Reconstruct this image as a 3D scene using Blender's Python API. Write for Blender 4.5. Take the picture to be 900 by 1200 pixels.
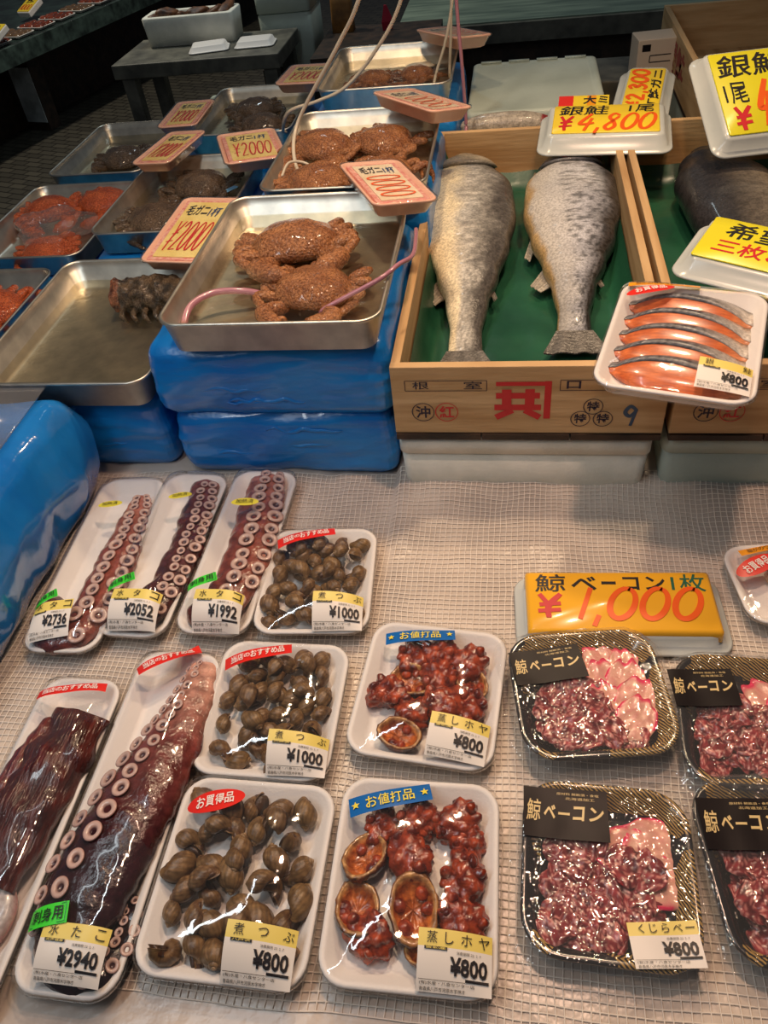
import bpy, math, random
from mathutils import Vector, Matrix, noise
PI = math.pi
R = math.radians
for o in list(bpy.data.objects):
    bpy.data.objects.remove(o)
sc = bpy.context.scene
COL = sc.collection

# ------------------------------------------------------------------ camera
cam = bpy.data.cameras.new('camera')
camo = bpy.data.objects.new('camera', cam); COL.objects.link(camo)
cam.sensor_fit = 'VERTICAL'; cam.sensor_height = 36.0; cam.lens = 901.0 / 1200 * 36.0
cam.clip_start = 0.02; cam.clip_end = 60
RW = [[0.98724426, 0.01994233, -0.15795908], [0.12592092, -0.70493159, 0.69800815], [-0.09743043, -0.70899489, -0.69845082]]
camo.matrix_world = Matrix(((RW[0][0], -RW[0][1], -RW[0][2], 0), (RW[1][0], -RW[1][1], -RW[1][2], 0), (RW[2][0], -RW[2][1], -RW[2][2], 1.49), (0, 0, 0, 1)))
sc.camera = camo
# ------------------------------------------------------------------ world, lamps, exposure
w = bpy.data.worlds.new('world'); sc.world = w; w.use_nodes = True
w.node_tree.nodes['Background'].inputs[0].default_value = (0.75, 0.85, 1.0, 1)
w.node_tree.nodes['Background'].inputs[1].default_value = 0.06
sc.view_settings.view_transform = 'Standard'; sc.view_settings.look = 'None'
sc.view_settings.gamma = 1; sc.view_settings.use_curve_mapping = False
sc.view_settings.exposure = -0.35


def lamp(name, kind, loc, energy, color, size=0.06, target=None, size_y=None, spot=None):
    d = bpy.data.lights.new(name, kind); d.energy = energy; d.color = color
    if kind == 'AREA':
        d.shape = 'RECTANGLE'; d.size = size; d.size_y = size_y or size
    else:
        d.shadow_soft_size = size
    if kind == 'SPOT':
        d.spot_size = R(spot); d.spot_blend = 0.9
    o = bpy.data.objects.new(name, d); COL.objects.link(o); o.location = loc
    if target:
        o.rotation_euler = (Vector(target) - Vector(loc)).to_track_quat('-Z', 'Y').to_euler()
    return o


WARM = (1.0, 0.72, 0.46)
lamp('stall_bulb', 'SPOT', (0.14, 0.72, 2.15), 34, (1.0, 0.63, 0.44), 0.05, (0.0, 0.66, 0.7), spot=125)
lamp('stall_bulb', 'SPOT', (-0.15, 0.18, 2.1), 8, (1.0, 0.68, 0.50), 0.05, (-0.15, 0.8, 0.8), spot=110)
lamp('stall_bulb', 'SPOT', (-0.35, 1.25, 2.35), 48, WARM, 0.05, (-0.40, 1.05, 0.9), spot=105)
lamp('stall_bulb', 'SPOT', (0.30, 1.48, 2.20), 42, WARM, 0.05, (0.2, 1.15, 0.9), spot=105)
lamp('tube_lamp', 'AREA', (-0.70, 0.25, 2.0), 7, (0.86, 0.95, 1.0), 0.05, (-0.45, 0.8, 0.8), 1.1)
lamp('market_lamp', 'SPOT', (-2.0, 3.9, 3.2), 210, (1.0, 0.90, 0.74), 0.1, (-2.3, 4.6, 0), spot=120)
lamp('market_lamp', 'SPOT', (-0.6, 3.6, 3.2), 60, (0.8, 0.95, 1.0), 0.1, (-0.7, 3.6, 0), spot=110)

# ------------------------------------------------------------------ materials
MATS = {}


def srgb(*c):
    return tuple(((x / 255) / 12.92 if x / 255 <= 0.04045 else ((x / 255 + 0.055) / 1.055) ** 2.4) for x in c)


def mat(name, color=(0.8, 0.8, 0.8), rough=0.5, metal=0.0, spec=0.5, noise_scale=0, color2=None, detail=4, bump=0, bump_scale=60, coat=0, sss=0,
        vcol=False, stretch=(1, 1, 1), ramp=(0.35, 0.65), trans=0, emit=0):
    if name in MATS:
        return MATS[name]
    m = bpy.data.materials.new(name); m.use_nodes = True; MATS[name] = m
    nt = m.node_tree; N = nt.nodes; L = nt.links
    b = N['Principled BSDF']
    b.inputs['Base Color'].default_value = (*color, 1); b.inputs['Roughness'].default_value = rough
    b.inputs['Metallic'].default_value = metal; b.inputs['Specular IOR Level'].default_value = spec
    b.inputs['Coat Weight'].default_value = coat; b.inputs['Coat Roughness'].default_value = 0.08
    b.inputs['Transmission Weight'].default_value = trans
    if sss:
        b.inputs['Subsurface Weight'].default_value = sss; b.inputs['Subsurface Radius'].default_value = (0.012, 0.006, 0.004); b.inputs['Subsurface Scale'].default_value = 1.0
    if emit:
        b.inputs['Emission Color'].default_value = (*color, 1); b.inputs['Emission Strength'].default_value = emit
    tc = N.new('ShaderNodeTexCoord'); mp = N.new('ShaderNodeMapping'); mp.inputs['Scale'].default_value = stretch
    L.new(tc.outputs['Object'], mp.inputs[0])
    src = None
    if vcol:
        at = N.new('ShaderNodeAttribute'); at.attribute_name = 'Col'; src = at.outputs['Color']
    if noise_scale:
        n = N.new('ShaderNodeTexNoise'); n.inputs['Scale'].default_value = noise_scale; n.inputs['Detail'].default_value = detail
        L.new(mp.outputs[0], n.inputs['Vector'])
        r = N.new('ShaderNodeValToRGB'); r.color_ramp.elements[0].position = ramp[0]; r.color_ramp.elements[1].position = ramp[1]
        L.new(n.outputs['Fac'], r.inputs[0])
        if vcol:
            r.color_ramp.elements[0].color = (*(color2 or (0.6, 0.6, 0.6)), 1); r.color_ramp.elements[1].color = (1.15, 1.15, 1.15, 1)
            mx = N.new('ShaderNodeMix'); mx.data_type = 'RGBA'; mx.blend_type = 'MULTIPLY'; mx.inputs[0].default_value = 1
            L.new(src, mx.inputs[6]); L.new(r.outputs[0], mx.inputs[7]); src = mx.outputs[2]
        else:
            r.color_ramp.elements[0].color = (*(color2 or color), 1); r.color_ramp.elements[1].color = (*color, 1); src = r.outputs[0]
    if src:
        L.new(src, b.inputs['Base Color'])
    if bump:
        n2 = N.new('ShaderNodeTexNoise'); n2.inputs['Scale'].default_value = bump_scale; n2.inputs['Detail'].default_value = 3
        L.new(mp.outputs[0], n2.inputs['Vector'])
        bp = N.new('ShaderNodeBump'); bp.inputs['Strength'].default_value = bump; bp.inputs['Distance'].default_value = 0.004
        L.new(n2.outputs['Fac'], bp.inputs['Height']); L.new(bp.outputs[0], b.inputs['Normal'])
    return m


def film_mat(name, rough=0.06, bump=0.25, scale=30, haze=0.02, tint=(1, 1, 1), ior=1.45, stretch=(1, 1, 1)):
    m = bpy.data.materials.new(name); m.use_nodes = True; MATS[name] = m
    nt = m.node_tree; N = nt.nodes; L = nt.links
    for n in list(N):
        N.remove(n)
    out = N.new('ShaderNodeOutputMaterial'); tr = N.new('ShaderNodeBsdfTransparent'); gl = N.new('ShaderNodeBsdfGlossy'); df = N.new('ShaderNodeBsdfDiffuse')
    tr.inputs[0].default_value = (*tint, 1); gl.inputs['Roughness'].default_value = rough; df.inputs[0].default_value = (0.9, 0.9, 0.9, 1)
    lw = N.new('ShaderNodeLayerWeight'); lw.inputs[0].default_value = 0.5
    pw = N.new('ShaderNodeMath'); pw.operation = 'POWER'; pw.inputs[1].default_value = 4.0
    fr = N.new('ShaderNodeMath'); fr.operation = 'MULTIPLY_ADD'; f0 = ((ior - 1) / (ior + 1)) ** 2 * 1.6; fr.inputs[1].default_value = 0.8; fr.inputs[2].default_value = f0
    L.new(lw.outputs['Facing'], pw.inputs[0]); L.new(pw.outputs[0], fr.inputs[0])
    mx = N.new('ShaderNodeMixShader'); mx2 = N.new('ShaderNodeMixShader'); mx2.inputs[0].default_value = haze
    tc = N.new('ShaderNodeTexCoord'); mp = N.new('ShaderNodeMapping'); mp.inputs['Scale'].default_value = stretch
    nz = N.new('ShaderNodeTexNoise'); nz.inputs['Scale'].default_value = scale; nz.inputs['Detail'].default_value = 2
    nz.inputs['Distortion'].default_value = 0.8
    bp = N.new('ShaderNodeBump'); bp.inputs['Strength'].default_value = bump; bp.inputs['Distance'].default_value = 0.006
    L.new(tc.outputs['Object'], mp.inputs[0]); L.new(mp.outputs[0], nz.inputs['Vector']); L.new(nz.outputs['Fac'], bp.inputs['Height'])
    L.new(bp.outputs[0], gl.inputs['Normal']); L.new(bp.outputs[0], lw.inputs['Normal'])
    L.new(fr.outputs[0], mx.inputs[0]); L.new(tr.outputs[0], mx.inputs[1]); L.new(gl.outputs[0], mx.inputs[2])
    L.new(mx.outputs[0], mx2.inputs[1]); L.new(df.outputs[0], mx2.inputs[2]); L.new(mx2.outputs[0], out.inputs[0])
    return m


FILM = film_mat('clear_film', 0.05, 0.20, 28, 0.012)
BAGFILM = film_mat('crinkled_film', 0.05, 0.9, 45, 0.035, ior=1.5)
CLEAR = film_mat('clear_plastic', 0.08, 0.05, 10, 0.06, ior=1.5)
WATER = film_mat('water', 0.01, 0.35, 38, 0.0, tint=(0.90, 0.86, 0.76), ior=1.33)

FOAM = mat('white_foam', srgb(238, 234, 230), 0.45, bump=0.08, bump_scale=400, sss=0.0)
PINKFOAM = mat('pink_foam', srgb(234, 184, 158), 0.45, bump=0.08, bump_scale=400)
FROST = mat('frosted_plastic', srgb(206, 212, 208), 0.22, noise_scale=8, color2=srgb(190, 198, 196), spec=0.6)
STYRO = mat('styrofoam', srgb(240, 240, 228), 0.6, noise_scale=18, color2=srgb(222, 224, 212), bump=0.2, bump_scale=220)
STYROG = mat('pale_green_styrofoam', srgb(196, 208, 196), 0.55, noise_scale=6, color2=srgb(172, 184, 172), bump=0.15, bump_scale=200)
STEEL = mat('stainless_steel', (0.74, 0.70, 0.60), 0.40, metal=1.0, noise_scale=30, color2=(0.56, 0.53, 0.46), bump=0.03, bump_scale=90)
WOOD = mat('pine_board', srgb(212, 178, 130), 0.6, noise_scale=12, color2=srgb(184, 146, 98), stretch=(0.5, 0.5, 5), detail=6, bump=0.15, bump_scale=40)
WOODIN = mat('pine_board_along', srgb(204, 170, 122), 0.6, noise_scale=12, color2=srgb(176, 138, 92), stretch=(5, 0.35, 5), detail=6, bump=0.15, bump_scale=40)
DARKWOOD = mat('dark_wet_wood', srgb(66, 48, 36), 0.55, noise_scale=20, color2=srgb(30, 24, 20), bump=0.2)
GREYWOOD = mat('grey_painted_wood', srgb(112, 110, 98), 0.5, noise_scale=12, color2=srgb(66, 66, 60), bump=0.15)
GREENSHEET = mat('green_plastic_sheet', srgb(38, 92, 66), 0.32, noise_scale=9, color2=srgb(26, 72, 52), bump=0.35, bump_scale=22, coat=0.3)
BLUEBAG = mat('thin_blue_plastic', srgb(34, 128, 204), 0.14, noise_scale=5, color2=srgb(16, 98, 180), bump=1.0, bump_scale=15, coat=0.7, stretch=(1, 1.6, 0.7))
BLUE = mat('blue_plastic', srgb(26, 138, 216), 0.28, noise_scale=6, color2=srgb(12, 112, 200), bump=0.55, bump_scale=26, coat=0.35, stretch=(1, 1, 2.2))
INK = mat('black_ink', srgb(26, 22, 26), 0.5)
INKBLUE = mat('blue_ink', srgb(24, 60, 110), 0.5)
INKRED = mat('red_ink', srgb(206, 34, 44), 0.45)
INKORANGE = mat('orange_ink', srgb(242, 96, 20), 0.45)
INKGREEN = mat('green_ink', srgb(26, 96, 72), 0.5)
WHITEINK = mat('white_ink', srgb(245, 238, 232), 0.5)
YELLOWINK = mat('yellow_ink', srgb(246, 226, 70), 0.5)
GOLDINK = mat('gold_ink', srgb(226, 200, 140), 0.4)
PAPER = mat('label_paper', srgb(236, 230, 222), 0.4)
PAPERYEL = mat('label_yellow', srgb(238, 216, 112), 0.4)
CARDYEL = mat('card_yellow', srgb(246, 216, 52), 0.3, coat=0.3)
CARDLEMON = mat('card_lemon', srgb(232, 224, 44), 0.3, coat=0.3)
CARDGOLD = mat('card_gold', srgb(250, 186, 48), 0.25, coat=0.4)
TAGPAPER = mat('tag_paper', srgb(238, 218, 140), 0.5, noise_scale=30, color2=srgb(226, 200, 112))
TAGWHITE = mat('tag_pale_paper', srgb(238, 224, 196), 0.5, noise_scale=30, color2=srgb(228, 208, 170))
TAGBORDER = mat('tag_border', srgb(214, 122, 116), 0.5, noise_scale=160, color2=srgb(234, 188, 168))
STREDD = mat('sticker_red', srgb(226, 44, 34), 0.35)
STBLUE = mat('sticker_blue', srgb(20, 104, 182), 0.35)
STGREEN = mat('sticker_green', srgb(70, 226, 60), 0.35)
STYEL = mat('sticker_yellow', srgb(224, 214, 70), 0.35)
STORANGE = mat('sticker_orange', srgb(244, 160, 30), 0.35)
STBLACK = mat('sticker_black', srgb(26, 20, 22), 0.4, spec=0.2)
BLACKPL = mat('black_plastic', srgb(20, 18, 22), 0.18, coat=0.5)
TUBEW = mat('clear_white_tube', srgb(206, 196, 176), 0.3)
TUBEP = mat('pink_tube', srgb(168, 116, 130), 0.2, coat=0.4)
NETM = mat('white_net', srgb(226, 216, 204), 0.55)
ICE = mat('crushed_ice', srgb(208, 195, 182), 0.28, noise_scale=9, color2=srgb(176, 164, 154), bump=0.35, bump_scale=50, spec=0.6)
DARKSKIN = mat('vcol_octopus', vcol=True, rough=0.22, noise_scale=90, color2=(0.55, 0.5, 0.5), bump=0.35, bump_scale=160, coat=0.4)
SUCK = mat('vcol_sucker', vcol=True, rough=0.25, coat=0.3, noise_scale=200, color2=(0.8, 0.75, 0.75))
CRABM = mat('vcol_crab', vcol=True, rough=0.26, noise_scale=330, color2=(0.42, 0.34, 0.30), bump=0.9, bump_scale=420, coat=0.25)
FISHM = mat('vcol_fish', vcol=True, rough=0.32, noise_scale=260, color2=(0.72, 0.72, 0.72), bump=0.30, bump_scale=230, coat=0.2, ramp=(0.38, 0.6))
WHELKM = mat('vcol_whelk', vcol=True, rough=0.38, noise_scale=90, color2=(0.5, 0.46, 0.4), bump=0.2, bump_scale=300)
HOYAM = mat('vcol_sea_squirt', vcol=True, rough=0.22, noise_scale=130, color2=(0.45, 0.35, 0.35), bump=0.4, bump_scale=190, coat=0.5)
MEATM = mat('vcol_meat', vcol=True, rough=0.25, noise_scale=60, color2=(0.62, 0.5, 0.5), bump=0.22, bump_scale=110, coat=0.4)
FATM = mat('vcol_fat', vcol=True, rough=0.25, noise_scale=60, color2=(0.9, 0.86, 0.84), bump=0.15, bump_scale=90, coat=0.4)
SALMONM = mat('vcol_salmon', vcol=True, rough=0.3, noise_scale=110, color2=(0.78, 0.70, 0.66), stretch=(0.5, 3, 3), coat=0.35)
FLOORM = None


def hatch_gold():
    m = mat('gold_hatched_black', srgb(20, 18, 22), 0.2, coat=0.4)
    nt = m.node_tree; N = nt.nodes; L = nt.links; b = N['Principled BSDF']
    tc = N.new('ShaderNodeTexCoord'); wv = N.new('ShaderNodeTexWave'); wv.bands_direction = 'DIAGONAL'; wv.inputs['Scale'].default_value = 130; wv.inputs['Distortion'].default_value = 3.5; wv.inputs['Detail'].default_value = 2
    r = N.new('ShaderNodeValToRGB'); r.color_ramp.elements[0].position = 0.42; r.color_ramp.elements[1].position = 0.6
    r.color_ramp.elements[0].color = (*srgb(20, 18, 20), 1); r.color_ramp.elements[1].color = (*srgb(176, 142, 78), 1)
    nz = N.new('ShaderNodeTexNoise'); nz.inputs['Scale'].default_value = 13
    gt = N.new('ShaderNodeMath'); gt.operation = 'GREATER_THAN'; gt.inputs[1].default_value = 0.50
    mu = N.new('ShaderNodeMath'); mu.operation = 'MULTIPLY'
    L.new(tc.outputs['Object'], wv.inputs[0]); L.new(tc.outputs['Object'], nz.inputs['Vector']); L.new(nz.outputs['Fac'], gt.inputs[0])
    L.new(wv.outputs['Fac'], mu.inputs[0]); L.new(gt.outputs[0], mu.inputs[1]); L.new(mu.outputs[0], r.inputs[0]); L.new(r.outputs[0], b.inputs['Base Color'])
    return m


GOLDHATCH = hatch_gold()


def brick_floor():
    m = mat('stone_tile_floor', srgb(70, 64, 54), 0.45)
    nt = m.node_tree; N = nt.nodes; L = nt.links; b = N['Principled BSDF']
    tc = N.new('ShaderNodeTexCoord'); mp = N.new('ShaderNodeMapping'); mp.inputs['Rotation'].default_value = (0, 0, R(20))
    br = N.new('ShaderNodeTexBrick'); br.inputs['Scale'].default_value = 4.5; br.inputs['Mortar Size'].default_value = 0.02
    br.inputs['Color1'].default_value = (*srgb(88, 84, 74), 1); br.inputs['Color2'].default_value = (*srgb(70, 67, 60), 1); br.inputs['Mortar'].default_value = (*srgb(30, 28, 26), 1)
    L.new(tc.outputs['Object'], mp.inputs[0]); L.new(mp.outputs[0], br.inputs[0]); L.new(br.outputs[0], b.inputs['Base Color'])
    bp = N.new('ShaderNodeBump'); bp.inputs['Strength'].default_value = 0.4; L.new(br.outputs['Fac'], bp.inputs['Height']); bp.invert = True; L.new(bp.outputs[0], b.inputs['Normal'])
    return m


def lerp3(a, b, t):
    t = min(1, max(0, t)); return tuple(x * (1 - t) + y * t for x, y in zip(a, b))


# ------------------------------------------------------------------ mesh builder
class MB:
    def __init__(s):
        s.V = []; s.F = []; s.I = []; s.C = []

    def add(s, V, F, mi=0, col=None):
        n = len(s.V); s.V += [tuple(v) for v in V]; s.F += [tuple(i + n for i in f) for f in F]; s.I += [mi] * len(F)
        if col is None:
            s.C += [(1, 1, 1)] * len(V)
        elif callable(col):
            s.C += [col(v) for v in V]
        elif isinstance(col, list):
            s.C += col
        else:
            s.C += [col] * len(V)
        return s

    def box(s, x0, y0, z0, x1, y1, z1, mi=0, col=None):
        V = [(x0, y0, z0), (x1, y0, z0), (x1, y1, z0), (x0, y1, z0), (x0, y0, z1), (x1, y0, z1), (x1, y1, z1), (x0, y1, z1)]
        return s.add(V, [(3, 2, 1, 0), (4, 5, 6, 7), (0, 1, 5, 4), (1, 2, 6, 5), (2, 3, 7, 6), (3, 0, 4, 7)], mi, col)

    def build(s, name, mats, parent=None, smooth=True, vcol=False, bevel=0):
        me = bpy.data.meshes.new(name); me.from_pydata(s.V, [], s.F)
        for m in (mats if isinstance(mats, (list, tuple)) else [mats]):
            me.materials.append(m)
        me.polygons.foreach_set('material_index', s.I)
        if smooth:
            me.polygons.foreach_set('use_smooth', [True] * len(s.F))
        if vcol:
            a = me.color_attributes.new('Col', 'FLOAT_COLOR', 'POINT')
            a.data.foreach_set('color', [x for c in s.C for x in (*c[:3], 1.0)])
        me.update()
        o = bpy.data.objects.new(name, me); COL.objects.link(o)
        if parent:
            o.parent = parent
        if bevel:
            b = o.modifiers.new('bevel', 'BEVEL'); b.width = bevel; b.segments = 2; b.limit_method = 'ANGLE'
        return o


def tag(o, label, cat, group=None, kind=None):
    o['label'] = label; o['category'] = cat
    if group:
        o['group'] = group
    if kind:
        o['kind'] = kind
    return o


def thing(name, label, cat, loc=(0, 0, 0), rot=0, group=None):
    o = bpy.data.objects.new(name, None); COL.objects.link(o); o.empty_display_size = 0.02
    o.location = loc; o.rotation_euler = (0, 0, R(rot)) if not isinstance(rot, tuple) else rot
    return tag(o, label, cat, group)


def struct(o, kind='structure'):
    o['kind'] = kind
    return o


def children(o):
    return [c for c in COL.objects if c.parent == o]


def dup(root, kids=None):
    r = root.copy(); COL.objects.link(r)
    for ch in kids if kids is not None else children(root):
        c = ch.copy(); COL.objects.link(c); c.parent = r
    return r


def nz(x, y, z=0.0):
    return noise.noise(Vector((x, y, z)))


def rr(hw, hl, r, n=6):
    P = []
    r = min(r, hw, hl)
    for cx, cy, a0 in ((hw - r, hl - r, 0), (-hw + r, hl - r, 90), (-hw + r, -hl + r, 180), (hw - r, -hl + r, 270)):
        for k in range(n + 1):
            a = R(a0 + 90 * k / n); P.append((cx + r * math.cos(a), cy + r * math.sin(a)))
    # subdivide the straight sides a little
    Q = []
    m = len(P)
    for i in range(m):
        Q.append(P[i]); j = (i + 1) % m
        if (i + 1) % (n + 1) == 0:
            for t in (0.2, 0.4, 0.6, 0.8):
                Q.append((P[i][0] * (1 - t) + P[j][0] * t, P[i][1] * (1 - t) + P[j][1] * t))
    return Q


def loft(mb, rings, mi=0, cap0=True, cap1=True, col=None, mis=None):
    n = len(rings[0]); V = [v for r in rings for v in r]; F = []; 
    base = len(mb.V)
    for k in range(len(rings) - 1):
        f = [(k * n + i, k * n + (i + 1) % n, (k + 1) * n + (i + 1) % n, (k + 1) * n + i) for i in range(n)]
        F += f
    if cap0:
        F.append(tuple(reversed(range(n))))
    if cap1:
        F.append(tuple((len(rings) - 1) * n + i for i in range(n)))
    mb.add(V, F, mi, col)
    if mis:
        k0 = len(mb.I) - len(F)
        for k in range(len(rings) - 1):
            for i in range(n):
                mb.I[k0 + k * n + i] = mis[k]
    return mb


def catmull(P, m):
    P = [Vector(p) for p in P]; out = []
    n = len(P) - 1
    for j in range(m):
        t = j / (m - 1) * n; i = min(int(t), n - 1); f = t - i
        p0 = P[max(i - 1, 0)]; p1 = P[i]; p2 = P[i + 1]; p3 = P[min(i + 2, n)]
        out.append(0.5 * ((2 * p1) + (p2 - p0) * f + (2 * p0 - 5 * p1 + 4 * p2 - p3) * f * f + (3 * p1 - p0 - 3 * p2 + p3) * f ** 3))
    return out


def sweep(mb, path, rad, m=40, n=14, mi=0, col=None, rough=0.0, rscale=60, seed=0, roundend=True):
    """swept tube with elliptical section; rad = [(horizontal, vertical), ...]; returns frames"""
    P = catmull(path, m); Q = catmull([(a, b, 0) for a, b in rad], m)
    rings = []; fr = []
    for j in range(m):
        T = (P[min(j + 1, m - 1)] - P[max(j - 1, 0)]).normalized()
        up = Vector((0, 0, 1))
        if abs(T.z) > 0.95:
            up = Vector((0, 1, 0))
        S = T.cross(up).normalized(); U = S.cross(T).normalized()
        ra, rb = max(Q[j].x, 1e-4), max(Q[j].y, 1e-4)
        if roundend:
            e = min(j, m - 1 - j)
            if e < 3:
                f = (0.45, 0.78, 0.94)[e]; ra *= f; rb *= f
        ring = []
        for i in range(n):
            a = 2 * PI * i / n; v = P[j] + S * (ra * math.cos(a)) + U * (rb * math.sin(a))
            if rough:
                d = noise.noise(v * rscale + Vector((seed, 0, 0))) * rough; v = v + (S * math.cos(a) + U * math.sin(a)) * d
            ring.append(tuple(v))
        rings.append(ring); fr.append((P[j], T, S, U, ra, rb))
    loft(mb, rings, mi, True, True, col)
    return fr


def blob(mb, c, rx, ry, rz, seed=0, amp=0.2, sc_=40, n=20, m=12, mi=0, col=None, rot=0, lump=None):
    V = []; F = []
    ca, sa = math.cos(rot), math.sin(rot)
    for j in range(m + 1):
        th = PI * j / m
        for i in range(n):
            ph = 2 * PI * i / n
            d = Vector((math.sin(th) * math.cos(ph), math.sin(th) * math.sin(ph), math.cos(th)))
            q = Vector((d.x * rx, d.y * ry, d.z * rz))
            k = 1 + amp * noise.noise(q * sc_ + Vector((seed * 7.1, seed * 3.3, 0)))
            if lump:
                k += lump[0] * (0.5 - min(1, noise.voronoi(q * lump[1] + Vector((seed * 5.0, 0, seed)))[0][0]))
            q *= k
            V.append((c[0] + q.x * ca - q.y * sa, c[1] + q.x * sa + q.y * ca, c[2] + q.z))
    for j in range(m):
        for i in range(n):
            F.append((j * n + i, (j + 1) * n + i, (j + 1) * n + (i + 1) % n, j * n + (i + 1) % n))
    mb.add(V, F, mi, col)
    return mb


# ------------------------------------------------------------------ lettering
TXT = {}


def text_mesh(s, bold=0.0, shear=0.0):
    k = (s, bold, shear)
    if k not in TXT:
        cu = bpy.data.curves.new('t', 'FONT'); cu.body = s; cu.size = 1; cu.offset = bold; cu.shear = shear; cu.resolution_u = 2
        cu.align_x = 'LEFT'
        o = bpy.data.objects.new('t', cu); COL.objects.link(o)
        dg = bpy.context.evaluated_depsgraph_get(); dg.update()
        me = o.evaluated_get(dg).to_mesh()
        V = [tuple(v.co) for v in me.vertices]; F = [tuple(p.vertices) for p in me.polygons]
        o.evaluated_get(dg).to_mesh_clear(); bpy.data.objects.remove(o); bpy.data.curves.remove(cu)
        if V:
            x0 = min(v[0] for v in V); x1 = max(v[0] for v in V); y0 = min(v[1] for v in V); y1 = max(v[1] for v in V)
        else:
            x0 = x1 = y0 = y1 = 0
        TXT[k] = (V, F, x0, x1, y0, y1)
    return TXT[k]


def text_in(mb, s, x0, y0, x1, y1, bold=0.0, shear=0.0, mi=0, keep=False, rot=0):
    """fill the box x0..x1, y0..y1 with the text (keep: keep the aspect, centred)"""
    V, F, a0, a1, b0, b1 = text_mesh(s, bold, shear)
    if not V:
        return
    sx = (x1 - x0) / max(a1 - a0, 1e-6); sy = (y1 - y0) / max(b1 - b0, 1e-6)
    if keep:
        sx = sy = min(sx, sy)
    cx, cy = (x0 + x1) / 2, (y0 + y1) / 2
    ca, sa = math.cos(R(rot)), math.sin(R(rot)); W = []
    for v in V:
        px = (v[0] - (a0 + a1) / 2) * sx; py = (v[1] - (b0 + b1) / 2) * sy
        W.append((cx + px * ca - py * sa, cy + px * sa + py * ca, 0))
    mb.add(W, F, mi)


SK = [0]


def stroke(mb, pts, width, mi=0, m=None, closed=False):
    SK[0] += 1; lift = Vector((0, 0, (SK[0] % 24) * 0.00003))
    m = m or (len(pts) * 6 if len(pts) > 2 else 2)
    P = catmull([(p[0], p[1], 0) for p in pts], m) if len(pts) > 2 else [Vector((p[0], p[1], 0)) for p in pts]
    V = []; F = []
    for j, p in enumerate(P):
        T = (P[min(j + 1, len(P) - 1)] - P[max(j - 1, 0)]).normalized(); S = Vector((-T.y, T.x, 0)) * width / 2
        f = 0.75 + 0.25 * math.sin(PI * j / (len(P) - 1))
        V += [tuple(p + S * f + lift), tuple(p - S * f + lift)]
    for j in range(len(P) - 1):
        F.append((2 * j, 2 * j + 1, 2 * j + 3, 2 * j + 2))
    mb.add(V, F, mi)


def ell(cx, cy, rx, ry, n=14, a0=70, turn=370):
    return [(cx + rx * math.cos(R(a0 + turn * k / n)) + 0.18 * ry * math.sin(R(a0 + turn * k / n)), cy + ry * math.sin(R(a0 + turn * k / n))) for k in range(n + 1)]


GLY = {'0': [ell(0.5, 0.5, 0.40, 0.48)], '1': [[(0.75, 1.0), (0.25, 0.0)]], '4': [[(0.62, 1.0), (0.08, 0.38), (0.95, 0.42)], [(0.72, 0.72), (0.5, -0.05)]],
       '8': [[(0.85, 0.85), (0.5, 1.0), (0.25, 0.78), (0.55, 0.5), (0.72, 0.2), (0.4, 0.0), (0.15, 0.2), (0.5, 0.52), (0.82, 0.8)]],
       '2': [[(0.15, 0.8), (0.5, 1.0), (0.8, 0.75), (0.45, 0.35), (0.1, 0.03)], [(0.1, 0.03), (0.9, 0.05)]],
       '3': [[(0.15, 0.85), (0.5, 1.0), (0.75, 0.78), (0.4, 0.55), (0.8, 0.3), (0.45, 0.0), (0.1, 0.12)]],
       '9': [[(0.8, 0.8), (0.45, 1.0), (0.2, 0.7), (0.5, 0.5), (0.8, 0.8)], [(0.8, 0.85), (0.62, 0.0)]],
       ',': [[(0.5, 0.12), (0.25, -0.22)]], '\u00a5': [[(0.1, 1.0), (0.45, 0.55)], [(0.9, 1.0), (0.45, 0.5), (0.45, 0.0)], [(0.1, 0.55), (0.9, 0.6)], [(0.05, 0.28), (0.9, 0.33)]]}


def hand(mb, s, x0, y0, x1, y1, width, mi=0, shear=0.15):
    ws = [0.45 if c in ',1' else 1.0 for c in s]; tot = sum(ws); x = x0
    for c, wd in zip(s, ws):
        cw = (x1 - x0) * wd / tot
        for pl in GLY.get(c, []):
            stroke(mb, [(x + px * cw * (0.95 if c != ',' else 1) + shear * py * (y1 - y0) * 0.3, y0 + py * (y1 - y0)) for px, py in pl], width, mi)
        x += cw


def place(mb, fn, axis=2):
    W = []
    for v in mb.V:
        q = list(fn(*v[:2])); q[axis] += v[2] if axis == 2 else -v[2]; W.append(tuple(q))
    mb.V = W
    return mb


# ------------------------------------------------------------------ generic trays
def tray_mesh(w_, l_, h, r=0.028, ins=0.014, lip=0.006, th=0.003, name='foam_tray', m=FOAM, parent=None, hatch=None):
    hw, hl = w_ / 2, l_ / 2; mb = MB()
    spec = [(ins + 0.006, 0.0, -0.006), (ins, 0.003, -0.002), (lip + 0.001, h - 0.005, 0), (lip * 0.4, h - 0.004, 0), (0, h - 0.0025, 0), (0.0008, h - 0.0005, 0), (lip * 0.5, h, 0),
            (lip + 0.001, h - 0.0012, 0), (ins + th, 0.006, -0.002), (ins + th + 0.006, th, -0.006)]
    rings = [[(x, y, z) for x, y in rr(hw - i_, hl - i_, max(r - i_ + d, 0.006))] for i_, z, d in spec]
    loft(mb, rings, mis=None if not hatch else [0, 0, 1, 1, 1, 1, 1, 1, 0])
    return mb.build(name, [m] + ([hatch] if hatch else []), parent)


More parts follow.
